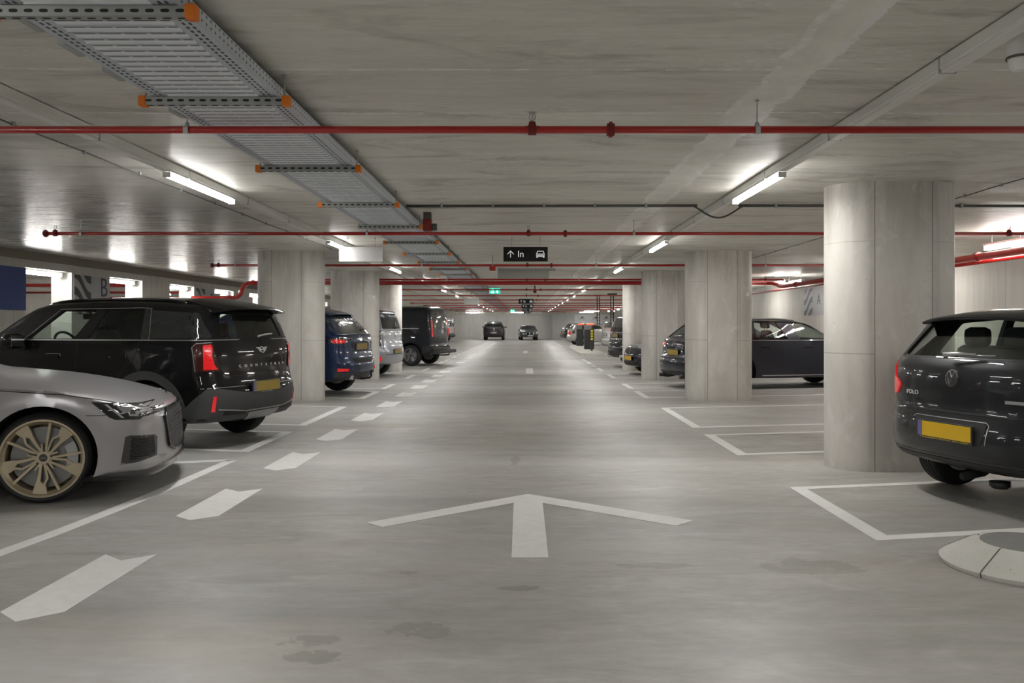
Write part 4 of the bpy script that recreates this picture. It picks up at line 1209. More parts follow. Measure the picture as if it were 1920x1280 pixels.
        for i in range(N):
            p0 = pts[i - 1] if (i > 0 or closed) else pts[i]; p1 = pts[(i + 1) % N] if (i < N - 1 or closed) else pts[i]
            dx, dy = (p1[0] - p0[0]) / k, p1[1] - p0[1]; l = math.hypot(dx, dy) or 1
            nx, ny = -dy / l * width / 2 * k, dx / l * width / 2
            A.append(bm.verts.new((pts[i][0] + nx, pts[i][1] + ny, 0))); B.append(bm.verts.new((pts[i][0] - nx, pts[i][1] - ny, 0)))
        for i in range(N if closed else N - 1): bm.faces.new((A[i], A[(i + 1) % N], B[(i + 1) % N], B[i]))
        return s.lift(name, bm, view, m, off, dep if dep is not None else off + .004, mirror, xc, parent)
    def text(s, name, txt, size, at, view, m, off=.004, spread=None, bold=0, sx=1.0):
        """lettering on the body; at = centre in view coordinates; spread = letter pitch"""
        sg = -1 if view in 'BL' else 1
        bm = bmesh.new()
        items = [(txt, 0)] if spread is None else [(ch, (i - (len(txt) - 1) / 2) * spread) for i, ch in enumerate(txt)]
        for ch, ox in items:
            vs, fs = text2d(ch, size, bold)
            V = [bm.verts.new((at[0] + sg * (u * sx + ox), at[1] + v, 0)) for u, v in vs]
            for f in fs:
                try: bm.faces.new([V[i] for i in f])
                except ValueError: pass
        return s.lift(name, bm, view, m, off, off + .003, False)
    def shapes(s, name, polys, view, m, off=.005, mirror=False, xc=1.0, parent=None):
        bm = bmesh.new()
        for p in polys:
            f = bm.faces.new([bm.verts.new((u, v, 0)) for u, v in p]); bmesh.ops.triangulate(bm, faces=[f])
        return s.lift(name, bm, view, m, off, off + .004, mirror, xc, parent)
    def ring(s, name, c, r, wd, view, m, off=.006, parent=None, n=28, ry=None):
        ry = ry or r
        bm = bmesh.new(); A, B = [], []
        for k in range(n):
            t = 2 * math.pi * k / n
            A.append(bm.verts.new((c[0] + r * math.cos(t), c[1] + ry * math.sin(t), 0))); B.append(bm.verts.new((c[0] + (r - wd) * math.cos(t), c[1] + (ry - wd) * math.sin(t), 0)))
        for k in range(n): bm.faces.new((A[k], A[(k + 1) % n], B[(k + 1) % n], B[k]))
        return s.lift(name, bm, view, m, off, off + .004, False, parent=parent)
    def plate(s, at, view, m=None, strip=None, w_=.52, h=.11, out=.012, tilt=0, face_m=None):
        """number plate: frame, face, blue band; at=(y, z)"""
        h0 = s._ray(at[0], at[1], view, 1.0)
        x = h0[0].x if h0 else (0 if view == 'B' else s.L)
        sg = -1 if view == 'B' else 1
        x += sg * out
        fr = empty('number_plate', (x, at[0], at[1])); fr.parent = s.root
        fr.rotation_euler = (0, R(tilt) * -sg, 0)
        def bx(nm, y0, y1, z0, z1, t0, t1, mm, bev=0):
            bm = bmesh.new(); a, b = sorted((sg * t0, sg * t1)); box(bm, a, b, y0, y1, z0, z1, bev); return obj(nm, bm, mm, fr)
        bx('plate_frame', -w_ / 2 - .012, w_ / 2 + .012, -h / 2 - .022, h / 2 + .008, -.012, .004, M['plate_frame'], .003)
        bx('plate_face', -w_ / 2, w_ / 2, -h / 2, h / 2, .003, .007, face_m or M['yellow'])
        yb = w_ / 2 if view == 'B' else -w_ / 2
        a, b = sorted((yb, yb - math.copysign(.045, yb)))
        bx('blue_band', a, b, -h / 2, h / 2, .0062, .0082, M['plate_blue'])
        if strip:
            bm = bmesh.new(); vs, fs = text2d(strip[0], .015)
            k = (w_ * strip[2]) / max(1e-3, (max(v[0] for v in vs) - min(v[0] for v in vs)))
            flat(bm, vs, fs, lambda u, v, q: (sg * (.0045 + q), (-u if view == 'B' else u) * k, -h / 2 - .011 + v * .9), .001)
            obj('dealer_lettering', bm, strip[1], fr)
        return fr
    def mirror_pair(s, x, z, m, size=(.10, .19, .13), y=None):
        y = y if y is not None else s.w(x, z - .02)
        for sd in (-1, 1):
            bm = bmesh.new(); box(bm, -size[0] / 2, size[0] / 2, -size[1] / 2, size[1] / 2, -size[2] / 2, size[2] / 2)
            bmesh.ops.subdivide_edges(bm, edges=bm.edges[:], cuts=3, use_grid_fill=True)
            for v in bm.verts:
                q = Vector((v.co.x / size[0] * 2, v.co.y / size[1] * 2, v.co.z / size[2] * 2))
                l = (abs(q.x) ** 3 + abs(q.y) ** 3 + abs(q.z) ** 3) ** (1 / 3) or 1
                mx = max(abs(q.x), abs(q.y), abs(q.z)); q *= mx / l * 1.04
                v.co = Vector((q.x * size[0] / 2 + (.02 if q.x > 0 else 0) * (1 - q.z), q.y * size[1] / 2, q.z * size[2] / 2))
            o = obj('door_mirror', bm, m, s.root, smooth=True, loc=(x, sd * (y + size[1] * .62), z))
            bm = bmesh.new(); box(bm, -.035, .03, -.10, .06, -.02, .01, .006) if sd > 0 else box(bm, -.035, .03, -.06, .10, -.02, .01, .006)
            obj('mirror_arm', bm, M['plastic'], o, loc=(0, -sd * size[1] * .36, -size[2] * .42))
            bm = bmesh.new(); box(bm, -.004, .0, -size[1] * .38, size[1] * .38, -size[2] * .36, size[2] * .36, .001)
            obj('mirror_glass', bm, M['chrome'], o, loc=(-size[0] / 2 - .001, 0, 0))
    def seats(s, rows, zs=.80, hgt=.62, head=True, ys=(-.37, .37)):
        for (x, kind) in rows:
            if kind == 'bench':
                bm = bmesh.new(); box(bm, -.06, .06, -.62, .62, 0, .38, .05); o = obj('rear_bench', bm, M['seat'], s.root, smooth=True, sharp=40, loc=(x, 0, zs)); o.rotation_euler = (0, R(-12), 0)
                for y in (-.40, 0, .40):
                    bm = bmesh.new(); box(bm, -.045, .045, -.12, .12, -.08, .08, .045); obj('headrest', bm, M['seat'], s.root, smooth=True, sharp=40, loc=(x - .10, y, zs + .44))
            else:
                for y in ys:
                    bm = bmesh.new(); prism(bm, rnd([(-.25, 0), (.25, 0), (.23, .30), (.16, .46), (-.16, .46), (-.23, .30)], .08), -.055, .055, lambda u, v, k: (k - v * .2, u, v))
                    bmesh.ops.bevel(bm, geom=bm.edges[:], offset=.012, segments=2, affect='EDGES')
                    o = obj('front_seat', bm, M['seat'], s.root, smooth=True, sharp=40, loc=(x, y, zs - .02))
                    bm = bmesh.new(); prism(bm, rnd([(-.14, 0), (.14, 0), (.12, .19), (-.12, .19)], .06), -.05, .05, lambda u, v, k: (k - v * .2, u, v))
                    bmesh.ops.bevel(bm, geom=bm.edges[:], offset=.015, segments=2, affect='EDGES')
                    for yy in (-.05, .05): tube(bm, [(.01, yy, -.06), (0, yy, .03)], .006, 8)
                    obj('headrest', bm, M['seat'], o, smooth=True, sharp=40, loc=(-.105, 0, .50))
    def steering(s, x, y, z):
        bm = bmesh.new(); pts = [(.0 + .17 * math.cos(t) * .45, .17 * math.sin(t), .17 * math.cos(t) * .9) for t in [2 * math.pi * k / 32 for k in range(33)]]
        tube(bm, pts, .015, 8, caps=False); tube(bm, [(0, -.15, 0), (0, .15, 0)], .02, 8); tube(bm, [(0, 0, 0), (.2, 0, -.1)], .03, 8)
        obj('steering_wheel', bm, M['plastic'], s.root, smooth=True, loc=(x, y, z))
    def inner_mirror(s, x, z):
        bm = bmesh.new(); box(bm, -.02, .02, -.12, .12, -.035, .035, .015); tube(bm, [(0, 0, .03), (.06, 0, .09)], .012, 8)
        obj('inside_mirror', bm, M['plastic'], s.root, smooth=True, sharp=40, loc=(x, 0, z))
    def spoiler(s, prof, y0, y1, m, name='roof_spoiler'):
        """prof: side outline; half width y0 at the trailing edge, y1 at the front"""
        bm = bmesh.new(); xs = [q[0] for q in prof]; lo, hi = min(xs), max(xs); N = 14; rings = []
        for k in range(N + 1):
            u = -1 + 2 * k / N; ring = []
            for x, z in prof:
                hw = y0 + (y1 - y0) * (x - lo) / (hi - lo)
                ring.append(bm.verts.new((x + .05 * abs(u) ** 3 * (hi - x) / (hi - lo), u * hw, z - .035 * abs(u) ** 3)))
            rings.append(ring)
        for a, b in zip(rings, rings[1:]):
            for i in range(len(prof)): bm.faces.new((a[i], a[(i + 1) % len(prof)], b[(i + 1) % len(prof)], b[i]))
        bm.faces.new(rings[0]); bm.faces.new(rings[-1][::-1]); bmesh.ops.recalc_face_normals(bm, faces=bm.faces)
        obj(name, bm, m, s.root, smooth=True, sharp=45)
    def handle(s, x, z, view='L', m=None, ln=.19, h=.032, mirror=True):
        s.patch('door_handle', rnd([(x - ln / 2, z - h / 2), (x + ln / 2, z - h / 2), (x + ln / 2, z + h / 2), (x - ln / 2, z + h / 2)], h * .45), view, m or M['plastic'], off=.022, dep=.024, mirror=mirror, grid=.05)
    def arches(s, m, r0, r1, sides=('L',), a0=-18, a1=198, off=.010):
        for wx in s.wheels:
            n = 30; bm = bmesh.new(); A, B = [], []
            for k in range(n + 1):
                t = R(a0 + (a1 - a0) * k / n)
                A.append(bm.verts.new((wx + r0 * math.cos(t), s.WR + r0 * math.sin(t), 0))); B.append(bm.verts.new((wx + r1 * math.cos(t), s.WR + r1 * math.sin(t), 0)))
            for k in range(n): bm.faces.new((A[k], A[k + 1], B[k + 1], B[k]))
            s.lift('wheel_arch_trim', bm, 'L', m, off, off + .03, True)
    def rails(s, x0, x1, m, zoff=.035):
        for sd in (-1, 1):
            pts = []
            for k in range(17):
                x = x0 + (x1 - x0) * k / 16
                y = .0
                h = s.bvh.ray_cast(Vector((x, sd * (s.w(x, 1.5) - .06 if False else s.rail_y), 3)), Vector((0, 0, -1)))
                if h[0] is None: continue
                e = min(1, min(k, 16 - k) / 1.5)
                pts.append((x, sd * s.rail_y, h[0].z + zoff * e))
            bm = bmesh.new(); tube(bm, pts, .014, 10)
            for q in (2, 8, 14): tube(bm, [(pts[q][0], pts[q][1], pts[q][2] - zoff), pts[q]], .012, 8)
            obj('roof_rail', bm, m, s.root, smooth=True)

def TH(x, y, xc=1.0): return math.degrees(math.atan2(y, xc - x))
def scale_sil(S, sx, sz): return [(x * sx, z * sz, vx, vz) for x, z, vx, vz in S]

PLAN = [(0, .965), (.5, .985), (1.2, 1.0), (2.6, 1.0), (3.5, .985), (4.1, .96), (4.44, .93)]
SUV = [(.34, .27, .03, .06), (.10, .31, .16, .05), (.015, .42, .30, 0), (0, .60, .30, 0), (.045, .70, .26, 0), (.075, .86, .26, 0), (.085, 1.02, .24, -.01), (.125, 1.15, .20, -.02),
       (.19, 1.34, .18, -.04), (.25, 1.48, .15, -.07), (.34, 1.565, .09, -.11), (.60, 1.625, 0, -.13), (1.2, 1.655, 0, -.13), (2.0, 1.65, 0, -.13), (2.45, 1.605, -.03, -.13), (2.72, 1.50, -.14, -.12),
       (3.10, 1.27, -.20, -.10), (3.34, 1.13, -.12, -.12), (3.6, 1.09, -.03, -.13), (4.0, 1.04, -.06, -.12), (4.28, .95, -.18, -.09), (4.40, .80, -.32, -.02), (4.44, .60, -.36, 0), (4.42, .42, -.36, 0), (4.33, .28, -.2, .05), (4.05, .22, -.03, .06), (3.0, .22, 0, .06), (1.3, .23, 0, .06)]
SUVCAB = [(.30, .80, .0, .03), (.17, .95, .05, 0), (.20, 1.16, .05, 0), (.25, 1.34, .05, -.02), (.32, 1.47, .05, -.04), (.62, 1.575, 0, -.06), (1.2, 1.61, 0, -.06), (2.0, 1.605, 0, -.06), (2.42, 1.56, -.03, -.06),
          (2.68, 1.45, -.06, -.05), (3.02, 1.25, -.08, -.04), (3.12, 1.12, -.05, 0), (3.10, .85, -.04, .02), (2.6, .80, 0, .03), (1.5, .80, 0, .03)]
HATCH = [(.36, .25, .03, .05), (.12, .29, .16, .05), (.02, .38, .28, 0), (-.005, .50, .30, 0), (.015, .62, .30, 0), (.055, .70, .26, 0), (.060, .85, .24, 0), (.075, 1.00, .22, -.01), (.115, 1.075, .20, -.02),
         (.28, 1.30, .17, -.05), (.345, 1.385, .13, -.09), (.45, 1.43, .05, -.11), (.7, 1.455, 0, -.12), (1.3, 1.47, 0, -.12), (1.9, 1.445, 0, -.12), (2.25, 1.37, -.1, -.12), (2.7, 1.13, -.18, -.10),
         (2.95, 1.00, -.12, -.11), (3.2, .96, -.03, -.12), (3.55, .90, -.08, -.11), (3.80, .79, -.2, -.08), (3.92, .62, -.32, 0), (3.95, .45, -.34, 0), (3.90, .28, -.2, .04), (3.6, .20, -.03, .05), (2.6, .20, 0, .05), (1.2, .21, 0, .05)]
HATCHCAB = [(.30, .80, .0, .03), (.18, .92, .05, 0), (.19, 1.05, .05, -.01), (.38, 1.29, .04, -.03), (.46, 1.36, .03, -.05), (.8, 1.40, 0, -.05), (1.3, 1.42, 0, -.05), (1.85, 1.395, 0, -.05), (2.2, 1.31, -.05, -.05), (2.55, 1.10, -.06, -.03), (2.62, .95, -.05, 0), (2.5, .80, 0, .03), (1.4, .80, 0, .03)]
WAGON = [(.36, .25, .03, .05), (.12, .28, .16, .05), (.02, .38, .32, 0), (0, .52, .34, 0), (.03, .64, .32, 0), (.10, .70, .28, 0), (.12, .85, .26, 0), (.15, .97, .24, -.01), (.22, 1.04, .22, -.02),
         (.52, 1.28, .18, -.06), (.64, 1.365, .12, -.09), (.80, 1.415, .04, -.11), (1.2, 1.445, 0, -.12), (2.0, 1.46, 0, -.12), (2.6, 1.43, 0, -.12), (2.95, 1.35, -.1, -.12), (3.4, 1.12, -.2, -.10),
         (3.65, 1.01, -.12, -.11), (3.95, .97, -.03, -.12), (4.4, .90, -.08, -.11), (4.72, .79, -.22, -.08), (4.88, .62, -.36, 0), (4.92, .45, -.38, 0), (4.86, .28, -.2, .04), (4.5, .20, -.03, .05), (3.2, .20, 0, .05), (1.4, .21, 0, .05)]
WAGCAB = [(.40, .75, .0, .03), (.25, .88, .05, 0), (.30, 1.02, .05, -.01), (.62, 1.26, .04, -.03), (.76, 1.345, .03, -.05), (1.2, 1.395, 0, -.05), (2.0, 1.41, 0, -.05), (2.55, 1.38, 0, -.05), (2.88, 1.30, -.05, -.05), (3.3, 1.08, -.06, -.03), (3.36, .92, -.05, 0), (3.2, .75, 0, .03), (1.6, .75, 0, .03)]
VAN = [(.30, .36, .03, .05), (.10, .38, .10, .04), (.0, .46, .12, 0), (-.01, .58, .12, 0), (.05, .64, .12, 0), (.06, .90, .13, 0), (.075, 1.3, .13, 0), (.12, 1.72, .13, -.02), (.20, 1.90, .10, -.08), (.34, 1.955, .03, -.11), (.9, 1.965, 0, -.11), (2.4, 1.965, 0, -.11), (3.3, 1.94, -.02, -.12), (3.7, 1.80, -.12, -.10),
       (4.2, 1.32, -.18, -.08), (4.45, 1.14, -.14, -.09), (4.75, 1.04, -.10, -.1), (5.0, .90, -.24, -.05), (5.10, .66, -.32, 0), (5.10, .45, -.32, 0), (5.0, .30, -.15, .05), (4.6, .26, -.02, .05), (3, .28, 0, .05), (1.5, .30, 0, .05)]
SEDAN = [(.36, .25, .03, .05), (.10, .28, .16, .05), (.02, .40, .34, 0), (0, .55, .34, 0), (.04, .80, .28, 0), (.10, .93, .22, -.03), (.30, .99, .05, -.10), (.62, 1.03, .04, -.11), (.78, 1.09, .10, -.10), (1.15, 1.32, .12, -.09), (1.5, 1.40, .02, -.11), (2.1, 1.415, 0, -.11), (2.5, 1.37, -.08, -.11), (2.95, 1.12, -.18, -.10),
         (3.2, .99, -.10, -.10), (3.5, .95, -.03, -.11), (4.05, .87, -.07, -.10), (4.38, .75, -.24, -.06), (4.5, .56, -.36, 0), (4.52, .42, -.36, 0), (4.46, .26, -.2, .04), (4.1, .19, -.03, .05), (2.9, .19, 0, .05), (1.3, .20, 0, .05)]
CLASSIC = [(.30, .30, .03, .04), (.04, .36, .10, .02), (.0, .48, .12, 0), (.03, .62, .12, 0), (.08, .78, .12, -.02), (.25, .84, .03, -.07), (.6, .88, .03, -.08), (.9, 1.02, .10, -.08), (1.35, 1.24, .08, -.10), (1.8, 1.30, 0, -.11), (2.1, 1.27, -.08, -.10), (2.45, 1.04, -.16, -.08), (2.65, .92, -.08, -.08), (2.9, .89, -.02, -.08), (3.5, .84, -.03, -.08), (3.95, .77, -.10, -.06), (4.08, .68, -.14, -.01), (4.10, .52, -.14, 0), (4.06, .38, -.10, .02), (3.8, .28, -.02, .04), (2.8, .25, 0, .04), (1.3, .25, 0, .04)]
def belt_line(a, b, x0=0, x1=4.4): return [(x0, a), (x1, b)]

# ---------------------------------------------------------------- 1  black SUV, left
def build_mini():
    L = 4.44; wl = (.87, 3.56)
    w = make_w(.915, [(0, .93), (.3, .975), (.87, 1.0), (2.6, 1.0), (3.5, .99), (4.1, .96), (4.44, .92)], [(0, 1.16), (2.6, 1.16), (3.4, 1.10), (4.4, 1.0)], tum=.36, ledge=.02, tuck=.05, wheels=wl, WR=.35, flare=.014)
    front = [(2.46, 1.185), (2.05, 1.50), (1.60, 1.505), (1.83, 1.182)]
    rear = [(1.64, 1.182), (1.47, 1.505), (1.00, 1.505), (.955, 1.182)]
    quart = [(.86, 1.19), (.90, 1.495), (.34, 1.465), (.20, 1.195)]
    rw = rnd([(-.60, 1.20), (.60, 1.20), (.50, 1.455), (-.50, 1.455)], .05)
    fw = rnd([(-.66, 1.16), (.66, 1.16), (.54, 1.50), (-.54, 1.50)], .06)
    c = Car('countryside_suv', SUV, w, L, wl, .352, .225, M['black_gloss'], 'large glossy black SUV with lit red tail lamps beside the silver grey car', 'car', (-2.946, 9.705), 164,
            rr=.235, style='y5', rim=M['dark_paint'], cabin=SUVCAB, side_win=[rnd(front, .03), rnd(rear, .03)], rear_win=rw, front_win=fw, step=.045, grid=.075, M_=9, glass_m=M['glass_clear'])
    c.root.name = 'suv'
    c.rail_y = .645
    c.patch('quarter_window', rnd(quart, .03), 'L', M['dglass'], off=.002, mirror=True)
    c.patch('privacy_panel', rnd([(.98, 1.52), (.88, 1.52), (.84, 1.18), (.94, 1.18)], .01), 'L', M['dglass'], off=.001, mirror=True)
    # chrome line under and thin line over the windows
    c.ribbon('belt_moulding', [(.02, 1.175), (2.50, 1.172)], 'L', .009, M['satin'], off=.005, mirror=True)
    c.ribbon('window_moulding', [(2.50, 1.18), (2.09, 1.512), (1.0, 1.522), (.90, 1.515), (.84, 1.18)], 'L', .005, M['satin'], off=.003, mirror=True)
    # panel gaps
    for ln in ([(1.76, 1.17), (1.78, .9), (1.76, .60), (1.74, .34)], [(.95, 1.17), (1.02, .98), (1.16, .86), (1.28, .70), (1.34, .34)], [(2.82, 1.08), (2.86, .8), (2.86, .4)], [(2.86, .34), (1.33, .34)]):
        c.ribbon('door_gap', ln, 'L', .007, M['seam'], off=.0018, mirror=True)
    c.handle(2.09, .99, m=M['black_gloss']); c.handle(1.23, 1.01, m=M['black_gloss'])
    for hx in (2.09, 1.23): c.ribbon('handle_highlight', [(hx - .105, .985), (hx - .095, 1.022), (hx + .095, 1.022), (hx + .105, .985)], 'L', .004, M['satin'], off=.004, mirror=True)  # satin line drawn as the highlight round each handle recess
    c.arches(M['trim_grey'], .405, .495, a0=-20, a1=200)
    c.patch('sill_trim', [(1.33, .24), (3.10, .24), (3.06, .38), (1.38, .38)], 'L', M['trim_grey'], off=.006, mirror=True)
    # bumper in grey plastic wrapping round the corner
    a = lambda x, y: TH(x, y)
    c.patch('bumper_trim', [(a(.36, .90), .31), (a(.40, .90), .45), (a(.26, .9), .57), (a(.13, .88), .66), (38, .655), (22, .60), (-22, .60), (-38, .655), (-a(.13, .88), .66), (-a(.26, .9), .57), (-a(.40, .9), .45), (-a(.36, .9), .31)], 'W', M['trim_grey'], off=.012, grid=.05)
    c.patch('skid_plate', [(-.30, .385), (.30, .385), (.26, .30), (-.26, .30)], 'B', M['satin'], off=.020)
    c.patch('diffuser_slot', [(.34, .415), (.66, .42), (.66, .375), (.34, .37)], 'B', M['seam'], off=.0135, mirror=True)
    c.ribbon('chrome_edge', [(-.72, .44), (-.35, .405), (.35, .405), (.72, .44)], 'B', .012, M['satin'], off=.017)
    c.patch('rear_reflector', rnd([(43.0, .42), (41.2, .42), (40.4, .58), (42.0, .58)], .01), 'W', M['red_lamp'], off=.018, mirror=True)
    # tail lamps: dark housing, glowing inner part
    c.patch('tail_lamp', rnd([(50.5, .845), (51.8, 1.10), (50, 1.135), (42.2, 1.14), (41.2, 1.10), (41.6, 1.00), (40.2, .91), (38.0, .86), (38.4, .84)], [1, .02, .02, .02, .01, .01, .01, .01, .01]), 'W', M['red_dark'], off=.010, mirror=True)
    c.patch('lamp_element', [(46.8, .862), (47.0, 1.12), (42.6, 1.125), (41.9, 1.09), (42.4, 1.00), (41.0, .915), (39.0, .862)], 'W', M['red_lamp'], off=.014, mirror=True)
    c.ribbon('lamp_frame', [(50.6, .84), (52.2, 1.10), (50.2, 1.142), (42.0, 1.148)], 'W', .006, M['satin'], off=.012, mirror=True)
    # tailgate outline
    c.ribbon('tailgate_gap', [(-41, 1.14), (-37.6, .88), (-34, .80), (-30, .785), (30, .785), (34, .80), (37.6, .88), (41, 1.14)], 'W', .008, M['seam'], off=.0018)
    c.ribbon('crease', [(-.45, .97), (.45, .97)], 'B', .004, M['seam'], off=.0006)
    c.ribbon('bumper_gap', [(-50, .665), (-36, .67), (36, .67), (50, .665)], 'W', .006, M['satin'], off=.0006)
    c.text('model_lettering', 'COUNTRYMAN', .042, (-.07, .885), 'B', M['lettering'], spread=.098, sx=1.25)
    # winged badge
    E_ = (-.06, 1.055)
    c.ring('badge_ring', E_, .040, .007, 'B', M['lettering'], off=.007, ry=.036)
    pl = []
    for s in (-1, 1):
        for k in range(4):
            z = E_[1] + .022 - k * .013; l = .105 - .016 * k
            pl.append([(E_[0] + s * .040, z - .004), (E_[0] + s * l, z + .000), (E_[0] + s * l, z + .007), (E_[0] + s * .040, z + .004)])
    c.shapes('badge_wings', pl, 'B', M['lettering'], off=.007)
    c.text('badge_lettering', 'MINI', .022, E_, 'B', M['lettering'], off=.007)
    c.plate((.0, .655), 'B', strip=('Van Mossel', M['plate_white'], .4), out=.03, face_m=M['ochre'])
    # spoiler, wiper, rails, mirrors, cabin
    c.spoiler([(.08, 1.515), (.11, 1.545), (.60, 1.640), (.60, 1.57), (.24, 1.50)], .60, .62, M['black_gloss'])
    bm = bmesh.new(); tube(bm, [(.10, .02, 1.20), (.085, .02, 1.215), (.10, -.10, 1.225), (.12, -.30, 1.235)], [.016, .014, .010, .008], 8); obj('rear_wiper', bm, M['satin'], c.root, smooth=True)
    c.rails(.55, 2.35, M['black_gloss'], .012)
    c.mirror_pair(2.52, 1.16, M['black_gloss'], (.14, .22, .17))
    c.seats([(1.95, 'front'), (.98, 'bench')], zs=.84)
    c.steering(2.42, .37, 1.10); c.inner_mirror(2.42, 1.44)
    bm = bmesh.new(); box(bm, -.25, .25, -.70, .70, -.1, .12, .05); obj('dashboard', bm, M['inner'], c.root, smooth=True, sharp=40, loc=(2.80, 0, 1.02))
    bm = bmesh.new(); box(bm, -.12, .12, -.05, .05, -.03, .03, .01); obj('exhaust', bm, M['inner'], c.root, loc=(.45, 0, .30))
    return c

# ---------------------------------------------------------------- 2  dark hatchback, right
def build_polo():
    L = 3.95; wl = (.72, 3.19)
    w = make_w(.84, [(0, .94), (.3, .98), (.72, 1.0), (2.4, 1.0), (3.2, .98), (3.95, .90)], [(0, 1.03), (2.4, 1.00), (3.9, .88)], tum=.40, ledge=.02, tuck=.06, wheels=wl, WR=.30, flare=.016, crease=[(.86, .80, .1, 3.4, .008)])
    sw = [rnd([(2.25, 1.06), (1.90, 1.36), (1.32, 1.385), (1.32, 1.06)], .03), rnd([(1.24, 1.06), (1.24, 1.385), (.78, 1.35), (.62, 1.10)], .03)]
    rw = rnd([(-.66, 1.095), (.66, 1.095), (.52, 1.372), (-.52, 1.372)], .05)
    fw = rnd([(-.62, 1.03), (.62, 1.03), (.50, 1.37), (-.50, 1.37)], .06)
    c = Car('hatchback', HATCH, w, L, wl, .302, .20, M['polo_paint'], 'dark grey hatchback seen from behind with yellow number plate at the right edge', 'car', (3.11, 6.32), 16,
            rr=.195, style='m10', cabin=HATCHCAB, side_win=sw, rear_win=rw, front_win=fw, step=.045, grid=.075, M_=9)
    c.spoiler([(.22, 1.385), (.25, 1.412), (.62, 1.458), (.62, 1.41), (.36, 1.382)], .53, .56, M['polo_paint'])
    c.spoiler([(.215, 1.378), (.218, 1.398), (.30, 1.398), (.38, 1.376)], .54, .55, M['black_gloss'], 'spoiler_edge')
    c.patch('brake_lamp', rnd([(-.20, 1.385), (.16, 1.385), (.14, 1.41), (-.18, 1.41)], .01), 'B', M['red_dark'], off=.010)
    c.patch('glass_border', [(-.60, 1.378), (.60, 1.378), (.58, 1.405), (-.58, 1.405)], 'B', M['black_gloss'], off=.003)
    for s in (-1, 1):
        c.patch('pillar_trim', [(s * .665, 1.09), (s * .72, 1.09), (s * .58, 1.40), (s * .525, 1.372)], 'B', M['black_gloss'], off=.004)
    c.ribbon('window_edge', [(-.68, 1.085), (.68, 1.085)], 'B', .008, M['seam'], off=.001)
    c.ribbon('side_chrome', [(.55, 1.05), (2.4, 1.04)], 'L', .008, M['seam'], off=.001, mirror=True)
    # tail lamps
    c.patch('tail_lamp', [(55.0, .80), (58, .98), (54.0, 1.035), (45.5, 1.04), (42.6, .98), (40.6, .92), (34.6, .875), (34.2, .85), (37.5, .79), (43, .765), (50.0, .765)], 'W', M['red_plain'], off=.012, mirror=True)
    c.patch('lamp_band', [(55.2, .79), (58.2, .98), (54, 1.035), (50.2, 1.02), (49.6, .80)], 'W', M['red_pink'], off=.016, mirror=True)
    # tailgate outline and bumper
    c.ribbon('tailgate_gap', [(-46, 1.06), (-42.0, .95), (-41.6, .80), (-37.5, .72), (-33, .695), (33, .695), (37.5, .72), (41.6, .80), (42.0, .95), (46, 1.06)], 'W', .008, M['seam'], off=.001)
    c.patch('plate_recess', rnd([(-.32, .475), (.30, .475), (.35, .635), (-.36, .635)], .03), 'B', M['plastic'], off=.004)
    c.ribbon('recess_edge', [(-.355, .49), (-.37, .625), (-.34, .645), (.34, .645), (.37, .625)], 'B', .006, M['satin'], off=.004)
    c.ribbon('bumper_line', [(-58, .40), (-40, .375), (-20, .365), (20, .365), (40, .375), (58, .40)], 'W', .007, M['seam'], off=.001)
    c.patch('bumper_valance', [(-40, .30), (-36, .345), (36, .345), (40, .30), (25, .27), (-25, .27)], 'W', M['plastic'], off=.004)
    c.plate((0, .553), 'B', strip=("'T LANGERKAMP & VAN ATTEN   NIEUW VENNEP", M['letter_yellow'], .92), out=.012)
    # round badge
    E_ = (0, .94)
    c.patch('badge_plate', [(.062 * math.cos(2 * math.pi * k / 28), .94 + .062 * math.sin(2 * math.pi * k / 28)) for k in range(28)], 'B', M['dark_paint'], off=.006)
    c.ring('badge_ring', E_, .064, .009, 'B', M['chrome'], off=.010)
    def st(p, q, t=.0055):
        dx, dy = q[0] - p[0], q[1] - p[1]; l = math.hypot(dx, dy); nx, ny = -dy / l * t, dx / l * t
        return [(p[0] + nx, p[1] + ny), (q[0] + nx, q[1] + ny), (q[0] - nx, q[1] - ny), (p[0] - nx, p[1] - ny)]
    pl = [st((-.024, .992), (0, .948)), st((0, .948), (.024, .992))]
    pl += [st((-.046, .972), (-.022, .896)), st((-.022, .896), (0, .934)), st((0, .934), (.022, .896)), st((.022, .896), (.046, .972))]
    c.shapes('badge_letters', pl, 'B', M['chrome'], off=.010)
    c.text('model_lettering', 'POLO', .046, (.44, .808), 'B', M['lettering'], sx=1.3)
    c.patch('trim_badge', rnd([(-.60, .79), (-.46, .79), (-.46, .812), (-.60, .812)], .005), 'B', M['satin'], off=.006)
    for k, x in enumerate((-.57, -.545, -.52, -.495)): pass
    # wiper
    bm = bmesh.new(); tube(bm, [(.07, .07, 1.105), (.05, .06, 1.115), (.07, -.05, 1.125), (.09, -.20, 1.125)], [.022, .022, .016, .010], 10); tube(bm, [(.085, -.12, 1.115), (.10, -.36, 1.12)], .006, 6)
    obj('rear_wiper', bm, M['satin'], c.root, smooth=True)
    for ln in ([(1.28, 1.04), (1.28, .28)], [(.66, 1.04), (.74, .82), (1.02, .66), (1.10, .28)], [(2.38, .98), (2.40, .28)]): c.ribbon('door_gap', ln, 'L', .007, M['seam'], off=.001, mirror=True)
    c.handle(1.50, .90, m=c.body.data.materials[0]); c.handle(.85, .92, m=c.body.data.materials[0])
    c.mirror_pair(2.30, 1.04, M['polo_paint'])
    c.seats([(1.72, 'front'), (.78, 'bench')], zs=.80); c.steering(2.15, .35, 1.0); c.inner_mirror(2.1, 1.33)
    bm = bmesh.new(); tube(bm, [(.8, .3, .26), (.3, -.05, .24), (.10, -.06, .22)], .03, 10)
    obj('exhaust', bm, M['inner'], c.root, smooth=True)
